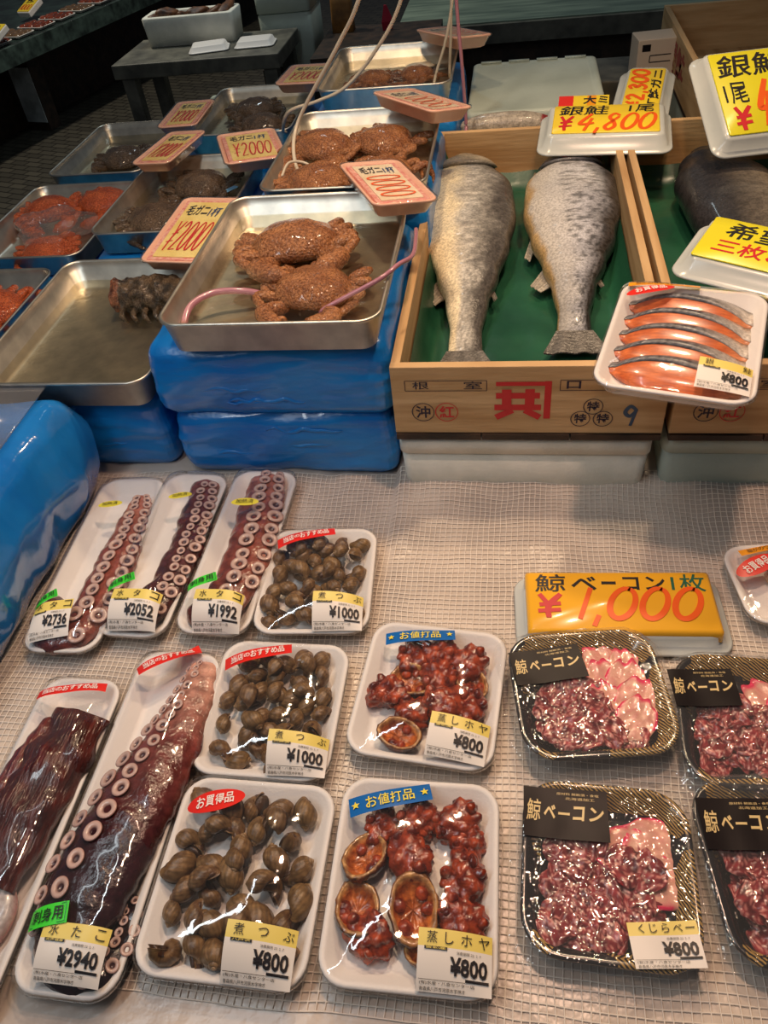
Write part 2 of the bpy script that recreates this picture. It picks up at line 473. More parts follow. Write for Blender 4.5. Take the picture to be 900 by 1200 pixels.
def film_part(parent, w_, l_, h, f, r=0.028, skirt=True, m=FILM, crinkle=0.0, flange=0, seed=0, name='film_wrap'):
    hw, hl = w_ / 2 + 0.0012, l_ / 2 + 0.0012; mb = MB(); B = rr(hw, hl, r); n = len(B); rings = []
    for s in [k / 18 for k in range(1, 19)]:
        ring = []
        for x, y in B:
            px, py = x * s, y * s; z = f(px, py)
            if crinkle:
                z += crinkle * abs(nz(px * 60 + seed, py * 60, 1)) * 1.6
            ring.append((px, py, z))
        rings.append(ring)
    if skirt:
        for dz, out in ((-0.003, 0.0006), (-0.006, -0.004), (-h + 0.004, -0.0112)):
            rings.append([(x * (1 + out / hw), y * (1 + out / hl), h + dz) for x, y in B])
    if flange:
        for k in range(1, 5):
            ring = []
            for i, (x, y) in enumerate(B):
                L_ = math.hypot(x, y); e = flange * k / 4 * (0.45 + 0.9 * abs(nz(x * 18 + seed, y * 18, 3)))
                ring.append((x * (1 + e / L_), y * (1 + e / L_), h - 0.002 - k * 0.0022 + 0.005 * nz(x * 70 + seed, y * 70, k * 0.5)))
            rings.append(ring)
    loft(mb, rings[::-1], cap0=False, cap1=True)
    return mb.build(name, m, parent)


def bulge(h, B, w_, l_, ripple=0.0006, seed=0.0, ex=(3.0, 4.0)):
    hw, hl = w_ / 2, l_ / 2

    def f(x, y):
        u = max(0, 1 - abs(x / hw) ** ex[0]); v = max(0, 1 - abs(y / hl) ** ex[1])
        return h + 0.0012 + B * u * v + ripple * (1 + nz(x * 35 + seed, y * 22, seed)) * u * v
    return f


def local_place(cx, cy, rot, f, dz):
    ca, sa = math.cos(R(rot)), math.sin(R(rot))

    def g(x, y):
        X, Y = cx + x * ca - y * sa, cy + x * sa + y * ca
        return (X, Y, f(X, Y) + dz)
    return g


def patch(w_, h_, nx=8, ny=6, corner=0.0):
    mb = MB(); V = [(-w_ / 2 + w_ * i / nx, -h_ / 2 + h_ * j / ny, 0) for j in range(ny + 1) for i in range(nx + 1)]
    F = [(j * (nx + 1) + i, j * (nx + 1) + i + 1, (j + 1) * (nx + 1) + i + 1, (j + 1) * (nx + 1) + i) for j in range(ny) for i in range(nx)]
    mb.add(V, F)
    return mb


def price_label(root, spec, f, title, price, small='', extra=None):
    cx, cy, w_, h_, rot = spec
    mb = patch(w_, h_, 20, 20)
    for i in range(len(mb.F)):
        mb.I[i] = 1 if i // 20 >= 14 else 0
    place(mb, local_place(cx, cy, rot, f, 0.0007))
    lab = mb.build('price_label', [PAPER, PAPERYEL], root); lab['label'] = 'white and yellow price label'
    t = MB(); hw, hh = w_ / 2, h_ / 2
    n = len(title)
    for i, c in enumerate(title):
        x = -hw * 0.62 + (hw * 1.4) * i / max(n - 1, 1)
        text_in(t, c, x - hh * 0.2, hh * 0.50, x + hh * 0.2, hh * 0.9, 0.0, keep=True)
    if small:
        t.box(-hw * 0.82, hh * 0.30, 0, -hw * 0.2, hh * 0.40, 0)
    text_in(t, price, -hw * 0.12 if len(price) < 5 else -hw * 0.3, -hh * 0.48, hw * 0.88, hh * 0.12, 0.03)
    text_in(t, '消費期限 22. 2. 7', hw * 0.05, hh * 0.2, hw * 0.7, hh * 0.3, 0.0)
    t.box(hw * 0.3, -hh * 0.62, 0, hw * 0.92, -hh * 0.53, 0)
    t.box(-hw * 0.95, -hh * 0.645, 0, hw * 0.3, -hh * 0.63, 0)
    text_in(t, '(有)水産・八食センター店', -hw * 0.92, -hh * 0.80, hw * 0.55, -hh * 0.68)
    text_in(t, '青森県八戸市河原木字神才', -hw * 0.92, -hh * 0.97, hw * 0.3, -hh * 0.85)
    place(t, local_place(cx, cy, rot, f, 0.0021))
    t.build('lettering', INK, lab, smooth=False)
    if small:
        t = MB(); text_in(t, small, -hw * 0.78, hh * 0.31, -hw * 0.24, hh * 0.39, 0.01)
        place(t, local_place(cx, cy, rot, f, 0.0024)); t.build('small_lettering', PAPERYEL, lab, smooth=False)
    return lab


def sticker(root, spec, f, text, bg, ink, oval=False, bold=0.03, pad=0.8, stars=False, border=None, dz=0.0009, name='sticker', frac=(0, 1)):
    cx, cy, w_, h_, rot = spec
    if oval:
        mb = MB(); V = [(0, 0, 0)]
        for k in [q / 8 for q in range(1, 9)]:
            V += [(w_ / 2 * k * math.cos(2 * PI * i / 32), h_ / 2 * k * math.sin(2 * PI * i / 32), 0) for i in range(32)]
        F = [(0, 1 + i, 1 + (i + 1) % 32) for i in range(32)] + [(q * 32 + 1 + i, q * 32 + 33 + i, q * 32 + 33 + (i + 1) % 32, q * 32 + 1 + (i + 1) % 32) for q in range(7) for i in range(32)]
        mb.add(V, F)
    else:
        mb = patch(w_, h_, 28, 8)
    place(mb, local_place(cx, cy, rot, f, dz))
    s = mb.build(name, bg, root)
    t = MB(); k = pad * (0.82 if oval else 1)
    x0, x1 = -w_ / 2 * k, w_ / 2 * k
    if stars:
        x0, x1 = x0 * 0.75, x1 * 0.75
        for sx in (-1, 1):
            P = [(sx * w_ * 0.42 + h_ * 0.22 * (1 if q % 2 == 0 else 0.42) * math.sin(PI * q / 5), h_ * 0.22 * (1 if q % 2 == 0 else 0.42) * math.cos(PI * q / 5), 0) for q in range(10)]
            t.add(P + [(sx * w_ * 0.42, 0, 0)], [(10, (q + 1) % 10, q) for q in range(10)])
    n = len(text)
    for i, c in enumerate(text):
        a = x0 + (x1 - x0) * i / n; b_ = x0 + (x1 - x0) * (i + 1) / n; g = (b_ - a) * 0.04
        text_in(t, c, a + g, -h_ / 2 * k * 0.78, b_ - g, h_ / 2 * k * 0.78, bold, keep=(c in 'ーの'))
    place(t, local_place(cx, cy, rot, f, dz + 0.0015))
    t.build('lettering', ink, s, smooth=False)
    if border:
        b = MB(); q = 0.0007
        for (a, c, d, e) in ((-1, -1, 1, -1), (-1, 1, 1, 1), (-1, -1, -1, 1), (1, -1, 1, 1)):
            stroke(b, [(a * w_ * 0.46, c * h_ * 0.42), (d * w_ * 0.46, e * h_ * 0.42)], q)
        place(b, local_place(cx, cy, rot, f, dz + 0.0015)); b.build('border_line', border, s, smooth=False)
    return s


ZT = 0.703   # top of the ice and its net: foam trays stand on it


def pack(name, label, c, w_, l_, rot, B, h=0.022, group=None, seed=0.0, cat='pack', z=ZT, r=0.028, ripple=0.0008, tilt=None, filmm=None, ex=(3.0, 4.0)):
    root = thing(name, label, cat, (c[0], c[1], z), rot, group)
    if tilt:
        root.rotation_euler = (tilt[0], tilt[1], R(rot))
    tray_mesh(w_, l_, h, r, parent=root)
    f = bulge(h, B, w_, l_, ripple, seed, ex)
    film_part(root, w_, l_, h, f, r, m=filmm or FILM)
    M = Matrix.Translation(root.location) @ root.rotation_euler.to_matrix().to_4x4()
    return root, f, M


def put(o, M, x, y, z, rx=0, ry=0, rz=0, s=1):
    from mathutils import Euler
    o.matrix_world = M @ Matrix.Translation((x, y, z)) @ Euler((rx, ry, rz)).to_matrix().to_4x4() @ Matrix.Scale(s, 4)
    return o


# ================================================================== THE SETTING
FLOORM = brick_floor()
mb = MB(); mb.box(-12, -1.5, -0.05, 8, 14, 0)
struct(mb.build('floor', FLOORM, smooth=False))


def zice(x, y):
    b = 0.004 * nz(x * 14, y * 14, 3) + 0.002 * nz(x * 40, y * 40, 7)
    ramp = max(0, (y - 0.62) / 0.25)
    return 0.6985 + b * (0.35 + 1.3 * min(1, ramp)) + 0.022 * min(1.2, ramp) ** 2 * (1 if -0.16 < x else 0.25)


mb = MB(); nx, ny = 110, 60
X0, X1, Y0, Y1 = -1.02, 0.62, 0.05, 0.96
V = [(X0 + (X1 - X0) * i / nx, Y0 + (Y1 - Y0) * j / ny, 0) for j in range(ny + 1) for i in range(nx + 1)]
V = [(x, y, zice(x, y)) for x, y, z in V]
mb.add(V, [(j * (nx + 1) + i, j * (nx + 1) + i + 1, (j + 1) * (nx + 1) + i + 1, (j + 1) * (nx + 1) + i) for j in range(ny) for i in range(nx)])
k = len(mb.V)
edge = [i for i in range(nx + 1)] + [j * (nx + 1) + nx for j in range(1, ny + 1)] + [ny * (nx + 1) + i for i in range(nx - 1, -1, -1)] + [j * (nx + 1) for j in range(ny - 1, 0, -1)]
low = [(mb.V[e][0], mb.V[e][1], 0.66) for e in edge]
n = len(edge)
mb.V += low; mb.C += [(1, 1, 1)] * n
for i in range(n):
    mb.F.append((edge[(i + 1) % n], edge[i], k + i, k + (i + 1) % n)); mb.I.append(0)
ice = mb.build('ice_bed', ICE)
tag(ice, 'flat bed of pale ice under the white net and the foam trays', 'ice', kind='stuff')

# display stand under the ice and under the raised boxes
root = thing('display_stand', 'plain grey wooden stand under the ice bed and boxes', 'stand', (-0.2, 0.5, 0))
mb = MB(); mb.box(-0.86, -0.47, 0.62, 0.84, 1.95, 0.66); mb.build('stand_top', GREYWOOD, root, smooth=False)
for sx in (-0.82, 0.76):
    for sy in (-0.43, 0.7, 1.85):
        mb = MB(); mb.box(sx, sy, 0, sx + 0.06, sy + 0.06, 0.62); mb.build('leg', GREYWOOD, root, smooth=False)
mb = MB(); mb.box(-0.86, 0.965, 0.66, 0.84, 1.95, 0.70); mb.build('rear_platform', GREYWOOD, root, smooth=False)

# white net: woven strands lying on the ice
mb = MB(); cell = 0.0076
xs = [-0.95 + cell * i for i in range(int(1.50 / cell))]; ys = [0.155 + cell * i for i in range(int(0.72 / cell))]


def strand(P, wd):
    V = []; F = []
    for j, p in enumerate(P):
        T = (Vector(P[min(j + 1, len(P) - 1)]) - Vector(P[max(j - 1, 0)])); T.z = 0; T.normalize(); S = Vector((-T.y, T.x, 0)) * wd
        p = Vector(p); V += [tuple(p + S), tuple(p + Vector((0, 0, wd * 1.1))), tuple(p - S)]
    for j in range(len(P) - 1):
        F += [(3 * j, 3 * j + 3, 3 * j + 4, 3 * j + 1), (3 * j + 1, 3 * j + 4, 3 * j + 5, 3 * j + 2)]
    mb.add(V, F)


def warp(x, y):
    X = x + 0.006 * nz(x * 5, y * 5, 9) + 0.0016 * nz(x * 30, y * 30, 2); Y = y + 0.010 * nz(x * 5 + 40, y * 5, 9) + 0.0016 * nz(x * 30 + 9, y * 30, 2)
    return X, Y


for x in xs:
    P = []
    for j in range(0, len(ys), 1):
        X, Y = warp(x, ys[j]); P.append((X, Y, zice(X, Y) + 0.0006 + 0.0006 * (1 + nz(X * 60, Y * 60, 5))))
    strand(P, 0.00062)
for y in ys:
    P = []
    for i in range(0, len(xs), 1):
        X, Y = warp(xs[i], y); P.append((X, Y, zice(X, Y) + 0.0007 + 0.0006 * (1 + nz(X * 60, Y * 60, 5))))
    strand(P, 0.00062)
net = mb.build('net', NETM)
tag(net, 'fine white net spread over the ice below the foam trays', 'net')


# ================================================================== BLUE WRAPPED BOXES
def dense(P, k=3):
    Q = []
    for i in range(len(P)):
        a, b = P[i], P[(i + 1) % len(P)]; n = max(1, min(8, int(math.hypot(a[0] - b[0], a[1] - b[1]) / 0.009)))
        for q in range(8):
            t = q / 8; Q.append((a[0] * (1 - t) + b[0] * t, a[1] * (1 - t) + b[1] * t))
    return Q[::2]


def blue_box(x0, y0, z0, x1, y1, z1, label, seed=0, amp=0.0032, name='blue_wrapped_box', bulgek=0.006, group=None):
    cx, cy = (x0 + x1) / 2, (y0 + y1) / 2; hw, hl, h = (x1 - x0) / 2, (y1 - y0) / 2, z1 - z0
    mb = MB(); rings = []
    prof = []
    for k in range(31):
        t = k / 30; e = 0.009 * (1 - min(1, min(t, 1 - t) * h / 0.02)) ** 2; prof.append((e - bulgek * math.sin(PI * t), h * t))
    prof = [(hw * 0.5, 0.0)] + prof + [(hw * 0.35, h + 0.001), (hw * 0.7, h + 0.001)]
    for i_, z in prof:
        ring = []
        for x, y in dense(rr(hw - i_, hl - i_, max(0.02 - i_ * 0.2, 0.008), 5)):
            d = amp * (1.3 * nz(x * 14 + y * 9 + seed, y * 16, z * 9) + 1.6 * abs(nz(x * 12 + y * 14 + z * 8 + seed, y * 20 - z * 10, z * 5))) if amp > 0.005 else amp * (1.2 * nz(x * 9 + seed, y * 9, z * 24) + 1.6 * abs(nz(x * 9 + seed + z * 8, y * 9, z * 46)) + 0.7 * abs(nz(x * 22 + seed - z * 12, y * 22, z * 70))); L_ = math.hypot(x, y)
            ring.append((x * (1 - d / L_), y * (1 - d / L_), max(z + (0.003 * nz(x * 16 + seed, y * 16, z * 20) if z > 0.01 else 0), 0)))
        rings.append(ring)
    loft(mb, rings)
    root = thing(name, label, 'box', (cx, cy, z0), 0, group)
    mb.build('plastic_cover', BLUEBAG if amp > 0.005 else BLUE, root)
    # folded flaps and creases of the wrapping on the front
    rnd = random.Random(seed + 5)
    for q in range(3):
        zz = h * rnd.uniform(0.2, 0.9); xa = rnd.uniform(-0.8, 0.0) * hw; xb = xa + rnd.uniform(0.5, 0.9) * hw; f_ = MB()
        P = [(xa + (xb - xa) * t / 8, -hl - bulgek * 0.6 + 0.001, zz + 0.012 * nz(t * 0.6 + q, seed, 0)) for t in range(9)]
        sweep(f_, P, [(0.0008, 0.0022), (0.0022, 0.0035), (0.0008, 0.002)], 16, 8)
        f_.build('fold', BLUE, root)
    return root


blue_box(-0.500, 0.865, 0.703, -0.166, 1.23, 0.822, 'blue plastic wrapped box standing on the ice, lower of the two at the front', 1)
blue_box(-0.505, 0.858, 0.823, -0.160, 1.235, 0.940, 'blue plastic wrapped box on another, under the front crab tray', 2)
blue_box(-0.83, 0.88, 0.703, -0.525, 1.25, 0.838, 'low blue plastic wrapped box under the nearly empty steel tray', 3)
blue_box(-0.46, 1.26, 0.70, -0.14, 1.66, 0.945, 'tall blue wrapped box under the tray of four crabs', 4)
blue_box(-0.44, 1.70, 0.70, -0.12, 2.10, 0.945, 'tall blue wrapped box under the rearmost steel tray', 5)
blue_box(-0.81, 1.31, 0.70, -0.53, 1.74, 0.845, 'blue wrapped box under the tray of two dark crabs', 6)
blue_box(-0.79, 1.80, 0.70, -0.50, 2.22, 0.845, 'blue wrapped box under the far tray with a blue strip', 7)
blue_box(-1.13, 0.92, 0.66, -0.866, 1.72, 0.795, 'blue wrapped box under the tray of orange crabs at the left', 8)
blue_box(-1.13, 1.76, 0.66, -0.866, 2.16, 0.795, 'blue wrapped box under the far left steel tray', 9)
# tall bag at the left edge
blue_box(-1.02, 0.38, 0.7045, -0.640, 0.835, 0.878, 'big blue plastic bag over a box at the left edge under a clear sheet', 12, amp=0.008, name='blue_covered_box', bulgek=0.022)
mb = MB(); B0 = [(x - 0.83, y + 0.755, 0) for x, y in rr(0.165, 0.10, 0.006)]
rings = [[(x, y, 0.886) for x, y, _ in B0], [(x, y, 0.8885) for x, y, _ in B0]]
loft(mb, rings); o = mb.build('clear_sheet', CLEAR); tag(o, 'clear plastic sheet lying on the blue bag at the left edge', 'sheet')
o.rotation_euler = (0, 0, 0)
rt = thing('foam_pack', 'small foam tray of brown pieces at the left edge on the blue bag', 'pack', (-0.795, 0.79, 0.8895), 0)
tray_mesh(0.12, 0.085, 0.016, 0.02, parent=rt)
mb = MB(); rnd = random.Random(3)
for q in range(8):
    blob(mb, (rnd.uniform(-.035, .035), rnd.uniform(-.02, .02), 0.011), .014, .01, .008, q, .3)
mb.build('brown_pieces', mat('brown_food', srgb(90, 50, 30), 0.3), rt)


# ================================================================== STEEL TRAYS
def steel_tray(cx, cy, z0, w_, l_, h, label, rot=0):
    root = thing('steel_tray', label, 'tray', (cx, cy, z0), rot, 'steel trays of the crab display')
    hw, hl = w_ / 2, l_ / 2; mb = MB(); r = 0.032
    spec = [(0.020, 0.0, 0), (0.012, 0.004, 0), (0.004, h - 0.006, 0), (0.0005, h - 0.004, 0), (0, h - 0.0015, 0), (0.0015, h, 0), (0.004, h, 0), (0.0055, h - 0.003, 0),
            (0.0065, h * 0.72, 0), (0.0085, h * 0.70, 0), (0.0145, 0.006, 0), (0.022, 0.0015, 0)]
    loft(mb, [[(x, y, z) for x, y in rr(hw - i_, hl - i_, max(r - i_, 0.012), 8)] for i_, z, _ in spec])
    body = mb.build('tray_body', STEEL, root)
    return root


def water(cx, cy, z, w_, l_, label, rot=0):
    mb = MB(); B = rr(w_ / 2 - 0.013, l_ / 2 - 0.013, 0.02, 6); rings = []
    for s in [k / 14 for k in range(1, 15)]:
        rings.append([(x * s, y * s, 0.0005 * nz(x * s * 50, y * s * 50, cx * 9)) for x, y in B])
    loft(mb, rings[::-1], cap0=False, cap1=True)
    o = mb.build('water', WATER); o.location = (cx, cy, z); o.rotation_euler = (0, 0, R(rot))
    tag(o, label, 'water', kind='stuff')


TR = {  # name: (cx, cy, z0, w, l, h, description)
    'main': (-0.310, 1.028, 0.943, 0.300, 0.400, 0.052, 'front steel tray on two blue boxes, holding hairy crabs and pink tubes'),
    'left': (-0.655, 1.035, 0.842, 0.290, 0.385, 0.052, 'nearly empty steel tray with one dark piece, left of the front crab tray'),
    'mid': (-0.280, 1.430, 0.948, 0.285, 0.385, 0.050, 'steel tray of four brown crabs behind the front crab tray'),
    'top': (-0.275, 1.905, 0.948, 0.290, 0.330, 0.052, 'rearmost steel tray with two small crabs beside the white hoses'),
    'b2': (-0.670, 1.515, 0.848, 0.265, 0.385, 0.050, 'steel tray of two dark grey crabs behind the nearly empty tray'),
    'bfar': (-0.645, 2.010, 0.848, 0.265, 0.360, 0.050, 'far steel tray of brown crabs with a blue strip'),
    'c1': (-0.980, 1.525, 0.798, 0.265, 0.370, 0.050, 'steel tray at the left holding orange crabs and a clear bag'),
    'c0': (-1.005, 1.105, 0.798, 0.265, 0.380, 0.050, 'steel tray at the left edge with one bright orange crab'),
    'cfar': (-0.995, 1.945, 0.798, 0.250, 0.360, 0.050, 'far left steel tray holding a dark flat crab')}
for k, (cx, cy, z0, w_, l_, h, lab) in TR.items():
    steel_tray(cx, cy, z0, w_, l_, h, lab)
for k, d, lab in (('main', 0.024, 'clear water around the hairy crabs in the front steel tray'), ('left', 0.018, 'shallow water in the nearly empty steel tray'), ('mid', 0.022, 'water around the four brown crabs'),
                  ('top', 0.024, 'water in the rearmost steel tray'), ('b2', 0.022, 'water around the two dark grey crabs'), ('bfar', 0.022, 'water in the far tray with a blue strip'), ('cfar', 0.02, 'water in the far left steel tray')):
    cx, cy, z0, w_, l_, h, _ = TR[k]
    water(cx, cy, z0 + d, w_, l_, lab)


# ================================================================== CRABS
def crab_mesh(seed, c1, c2):
    rnd = random.Random(seed); mb = MB()

    def col(v):
        t = 0.5 + 0.5 * nz(v[0] * 45 + seed, v[1] * 45, v[2] * 45)
        t = min(1, max(0, t))
        return tuple(a * (1 - t) + b * t for a, b in zip(c1, c2))
    # carapace: wide dome with a pointed front edge and spiny rim
    n, m = 48, 16; V = []; F = []
    for j in range(m + 1):
        th = PI * j / m
        for i in range(n):
            ph = 2 * PI * i / n
            rx = 0.056 * (1 + 0.05 * math.cos(9 * ph)); ry = 0.055 * (1 - 0.12 * math.sin(ph)) * (1 + 0.03 * math.cos(13 * ph))
            x = rx * math.sin(th) * math.cos(ph); y = ry * math.sin(th) * math.sin(ph); z = (0.031 if math.cos(th) > 0 else 0.014) * math.cos(th)
            k = 1 + 0.06 * nz(x * 60 + seed, y * 60, z * 60) + 0.025 * nz(x * 190 + seed, y * 190, z * 190)
            V.append((x * k, y * k, 0.018 + z * k))
    for j in range(m):
        for i in range(n):
            F.append((j * n + i, (j + 1) * n + i, (j + 1) * n + (i + 1) % n, j * n + (i + 1) % n))
    mb.add(V, F, 0, col)
    # folded legs on both sides, claws in front
    for s in (-1, 1):
        for q in range(4):
            y0 = 0.022 - q * 0.020; a = R(18 - q * 20 + rnd.uniform(-5, 5)); L1 = 0.038; L2 = 0.038
            p0 = Vector((s * 0.036, y0, 0.012)); p1 = p0 + Vector((s * L1 * math.cos(a), L1 * math.sin(a), 0.012)); 
            p2 = p1 + Vector((-s * L2 * 0.55, (-0.9 if q > 1 else 0.8) * L2 * 0.8, -0.012)); p3 = p2 + Vector((-s * 0.014, (-1 if q > 1 else 1) * 0.010, -0.006))
            sweep(mb, [p0, (p0 + p1) / 2 + Vector((0, 0, 0.004)), p1, (p1 + p2) / 2, p2, p3], [(0.0075, 0.0075), (0.0085, 0.008), (0.006, 0.006), (0.0068, 0.0055), (0.004, 0.004), (0.0012, 0.0012)], 22, 8, 0, col, 0.0016, 220, seed + q)
        p0 = Vector((s * 0.024, 0.034, 0.012)); p1 = Vector((s * 0.050, 0.062, 0.016)); p2 = Vector((s * 0.030, 0.084, 0.012)); p3 = Vector((s * 0.008, 0.088, 0.008))
        sweep(mb, [p0, p1, p2, p3], [(0.009, 0.009), (0.012, 0.011), (0.013, 0.012), (0.003, 0.003)], 22, 10, 0, col, 0.002, 200, seed)
        sweep(mb, [p2 + Vector((0, -0.006, 0)), p2 + Vector((-s * 0.012, -0.010, 0.002)), p3 + Vector((s * 0.004, -0.012, 0))], [(0.004, 0.004), (0.0045, 0.004), (0.001, 0.001)], 10, 8, 0, col)
    return mb


BR1, BR2 = srgb(118, 66, 38), srgb(196, 138, 88)
OR1, OR2 = srgb(160, 62, 26), srgb(216, 112, 60)
DK1, DK2 = srgb(58, 46, 36), srgb(116, 96, 74)
cm = {'brown': crab_mesh(1, BR1, BR2), 'orange': crab_mesh(2, OR1, OR2), 'dark': crab_mesh(3, DK1, DK2)}
first = {}


def crab(kind, trk, x, y, rz, label, s=1.0, dz=0.004, rx=0.0, ry=0.0, group='crabs in the steel trays'):
    cx, cy, z0, w_, l_, h, _ = TR[trk]
    if kind not in first:
        o = cm[kind].build('hairy_crab', CRABM, vcol=True); first[kind] = o
    else:
        o = first[kind].copy(); COL.objects.link(o)
    o.location = (cx + x, cy + y, z0 + dz); o.rotation_euler = (R(rx), R(ry), R(rz)); o.scale = (s, s, s)
    tag(o, label, 'crab', group)


crab('brown', 'main', -0.015, 0.055, 196, 'larger brown hairy crab at the back of the front steel tray', 1.22, 0.006, 10)
crab('brown', 'main', 0.035, -0.070, 172, 'brown hairy crab half under water near the front rim of the front steel tray', 1.0, 0.003, 4)
crab('brown', 'mid', -0.075, 0.045, 170, 'reddish brown crab at the back left of the four crabs', 1.0, 0.010)
crab('brown', 'mid', 0.038, 0.060, 150, 'brown crab at the back right of the four crabs', 1.0, 0.006)
crab('brown', 'mid', -0.060, -0.100, 30, 'brown crab at the front rim, left of the four crabs', 0.95, 0.006)
crab('brown', 'mid', 0.052, -0.072, 60, 'brown crab behind the slanted price tray, one of the four crabs', 0.9, 0.004)
crab('brown', 'top', -0.045, 0.01, 80, 'small crab at the left in the rearmost steel tray', 0.7, 0.004)
crab('brown', 'top', 0.05, 0.02, 120, 'small crab at the right in the rearmost steel tray', 0.7, 0.004)
crab('dark', 'b2', 0.010, 0.070, 170, 'dark grey crab at the back of the tray with two dark crabs', 1.05)
crab('dark', 'b2', -0.035, -0.085, 30, 'dark grey crab at the front of the tray with two dark crabs', 1.05)
crab('dark', 'bfar', 0.03, -0.06, 170, 'brown crab at the front of the far tray with a blue strip', 0.95)
crab('dark', 'bfar', -0.02, 0.07, 30, 'brown crab at the back of the far tray with a blue strip', 0.95)
crab('orange', 'c1', 0.060, 0.105, 160, 'bright orange crab at the back right of the left tray', 1.0, 0.012)
crab('orange', 'c1', -0.055, 0.075, 200, 'bright orange crab at the back left of the left tray', 1.0, 0.012)
crab('orange', 'c1', 0.02, -0.105, 20, 'orange crab under the clear bag at the front of the left tray', 0.9, 0.006)
crab('orange', 'c0', 0.055, 0.06, 80, 'bright orange crab in the tray at the left edge', 1.05, 0.012)
crab('dark', 'cfar', 0.01, -0.02, 10, 'flat dark crab in the far left steel tray', 1.0)
# the dark block of crab at the back of the nearly empty tray
cx, cy, z0 = TR['left'][:3]
mb = MB()


def colb(v):
    t = min(1, max(0, 0.5 + nz(v[0] * 80, v[1] * 80, v[2] * 80)))
    e = 0.55 if v[0] < -0.045 else 0
    a = tuple(p * (1 - t) + q * t for p, q in zip(srgb(40, 34, 24), srgb(104, 86, 62)))
    b = tuple(p * (1 - t) + q * t for p, q in zip(srgb(96, 40, 20), srgb(200, 120, 80)))
    return tuple(p * (1 - e) + q * e for p, q in zip(a, b))


sweep(mb, [(-0.062, 0.0, 0.028), (-0.03, 0.004, 0.029), (0.03, 0.01, 0.028), (0.075, 0.012, 0.026)], [(0.026, 0.026), (0.032, 0.027), (0.034, 0.027), (0.03, 0.024)], 60, 40, 0, colb, 0.009, 75, 5, roundend=False)
for q in range(6):
    x = -0.04 + q * 0.02
    sweep(mb, [(x, -0.02, 0.02), (x + 0.004, -0.045, 0.018), (x + 0.014, -0.05, 0.006)], [(0.006, 0.006), (0.005, 0.005), (0.002, 0.002)], 10, 8, 0, colb, 0.001, 200)
o = mb.build('hairy_crab', CRABM, vcol=True); o.location = (cx + 0.045, cy + 0.090, z0 + 0.003)
tag(o, 'dark spiny crab with a reddish end lying in the nearly empty steel tray', 'crab', 'crabs in the steel trays')
# clear bag on the orange crabs
mb = MB()
blob(mb, (0, 0, 0), 0.085, 0.075, 0.022, 4, 0.45, 22, 40, 20)
o = mb.build('clear_bag', BAGFILM); cx, cy, z0 = TR['c1'][:3]; o.location = (cx + 0.015, cy - 0.03, z0 + 0.045)
tag(o, 'crumpled clear plastic bag lying over the orange crabs', 'bag')
for k, (x, y, rz) in (('b2', (0.085, 0.035, 55)), ('bfar', (0.04, -0.125, 8))):
    cx, cy, z0 = TR[k][:3]; mb = MB()
    mb.box(-0.035 if k == 'bfar' else -0.011, -0.006, 0, 0.05 if k == 'bfar' else 0.02, 0.006, 0.002)
    o = mb.build('blue_strip', mat('pale_blue_plastic', srgb(120, 176, 214), 0.3), smooth=False, bevel=0.0005); o.location = (cx + x, cy + y, z0 + 0.03); o.rotation_euler = (0, 0, R(rz))
    tag(o, 'pale blue plastic strip among the ' + ('two dark crabs' if k == 'b2' else 'brown crabs of the far tray'), 'strip')
mb = MB(); blob(mb, (0, 0, 0), 0.032, 0.018, 0.006, 2, 0.5, 40)
o = mb.build('crab_shell', mat('pale_shell', srgb(196, 184, 160), 0.4)); o.location = (TR['top'][0] + 0.06, TR['top'][1] + 0.075, TR['top'][2] + 0.024)
tag(o, 'pale piece of shell floating in the rearmost steel tray', 'shell')


# ================================================================== HOSES
def hose(name, label, path, r, m, cat='hose', n=60):
    mb = MB(); sweep(mb, path, [(r, r)] * len(path), n, 10, roundend=False)
    o = mb.build(name, m); tag(o, label, cat)


hose('air_hose', 'white air hose hanging down into the four crab tray, leftmost of the hoses', [(-0.10, 1.40, 1.55), (-0.18, 1.42, 1.36), (-0.254, 1.45, 1.212), (-0.305, 1.48, 1.141), (-0.402, 1.50, 1.016), (-0.392, 1.40, 0.978), (-0.36, 1.36, 0.965)], 0.0035, TUBEW)
hose('air_hose', 'white air hose curving down behind the four crab tray to the far tray', [(-0.10, 1.62, 1.55), (-0.16, 1.64, 1.32), (-0.212, 1.66, 1.166), (-0.272, 1.68, 1.081), (-0.34, 1.685, 1.020), (-0.402, 1.69, 0.996), (-0.47, 1.70, 0.976), (-0.508, 1.76, 0.92), (-0.53, 1.87, 0.88)], 0.0035, TUBEW)
hose('air_hose', 'white air hose ending at the rearmost tray, left one of the close pair', [(-0.08, 1.86, 1.50), (-0.131, 1.85, 1.121), (-0.172, 1.85, 0.985), (-0.178, 1.85, 0.962)], 0.003, TUBEW)
hose('air_hose', 'white air hose ending in the rearmost tray, right one of the close pair', [(-0.12, 1.88, 1.50), (-0.135, 1.88, 1.121), (-0.145, 1.90, 0.985), (-0.146, 1.91, 0.962)], 0.003, TUBEW)
hose('air_hose', 'pink air hose hanging straight down beside the styrofoam lid', [(-0.13, 1.70, 1.50), (-0.113, 1.70, 1.151), (-0.106, 1.70, 1.05), (-0.10, 1.70, 0.94), (-0.10, 1.69, 0.92)], 0.0035, TUBEP)
hose('air_tube', 'pink tube crossing the right rim of the front crab tray', [(-0.255, 0.905, 0.962), (-0.241, 0.907, 0.972), (-0.175, 0.925, 0.998), (-0.150, 0.955, 1.004), (-0.135, 0.990, 0.999), (-0.138, 1.06, 0.99), (-0.142, 1.10, 0.985)], 0.0032, TUBEP)
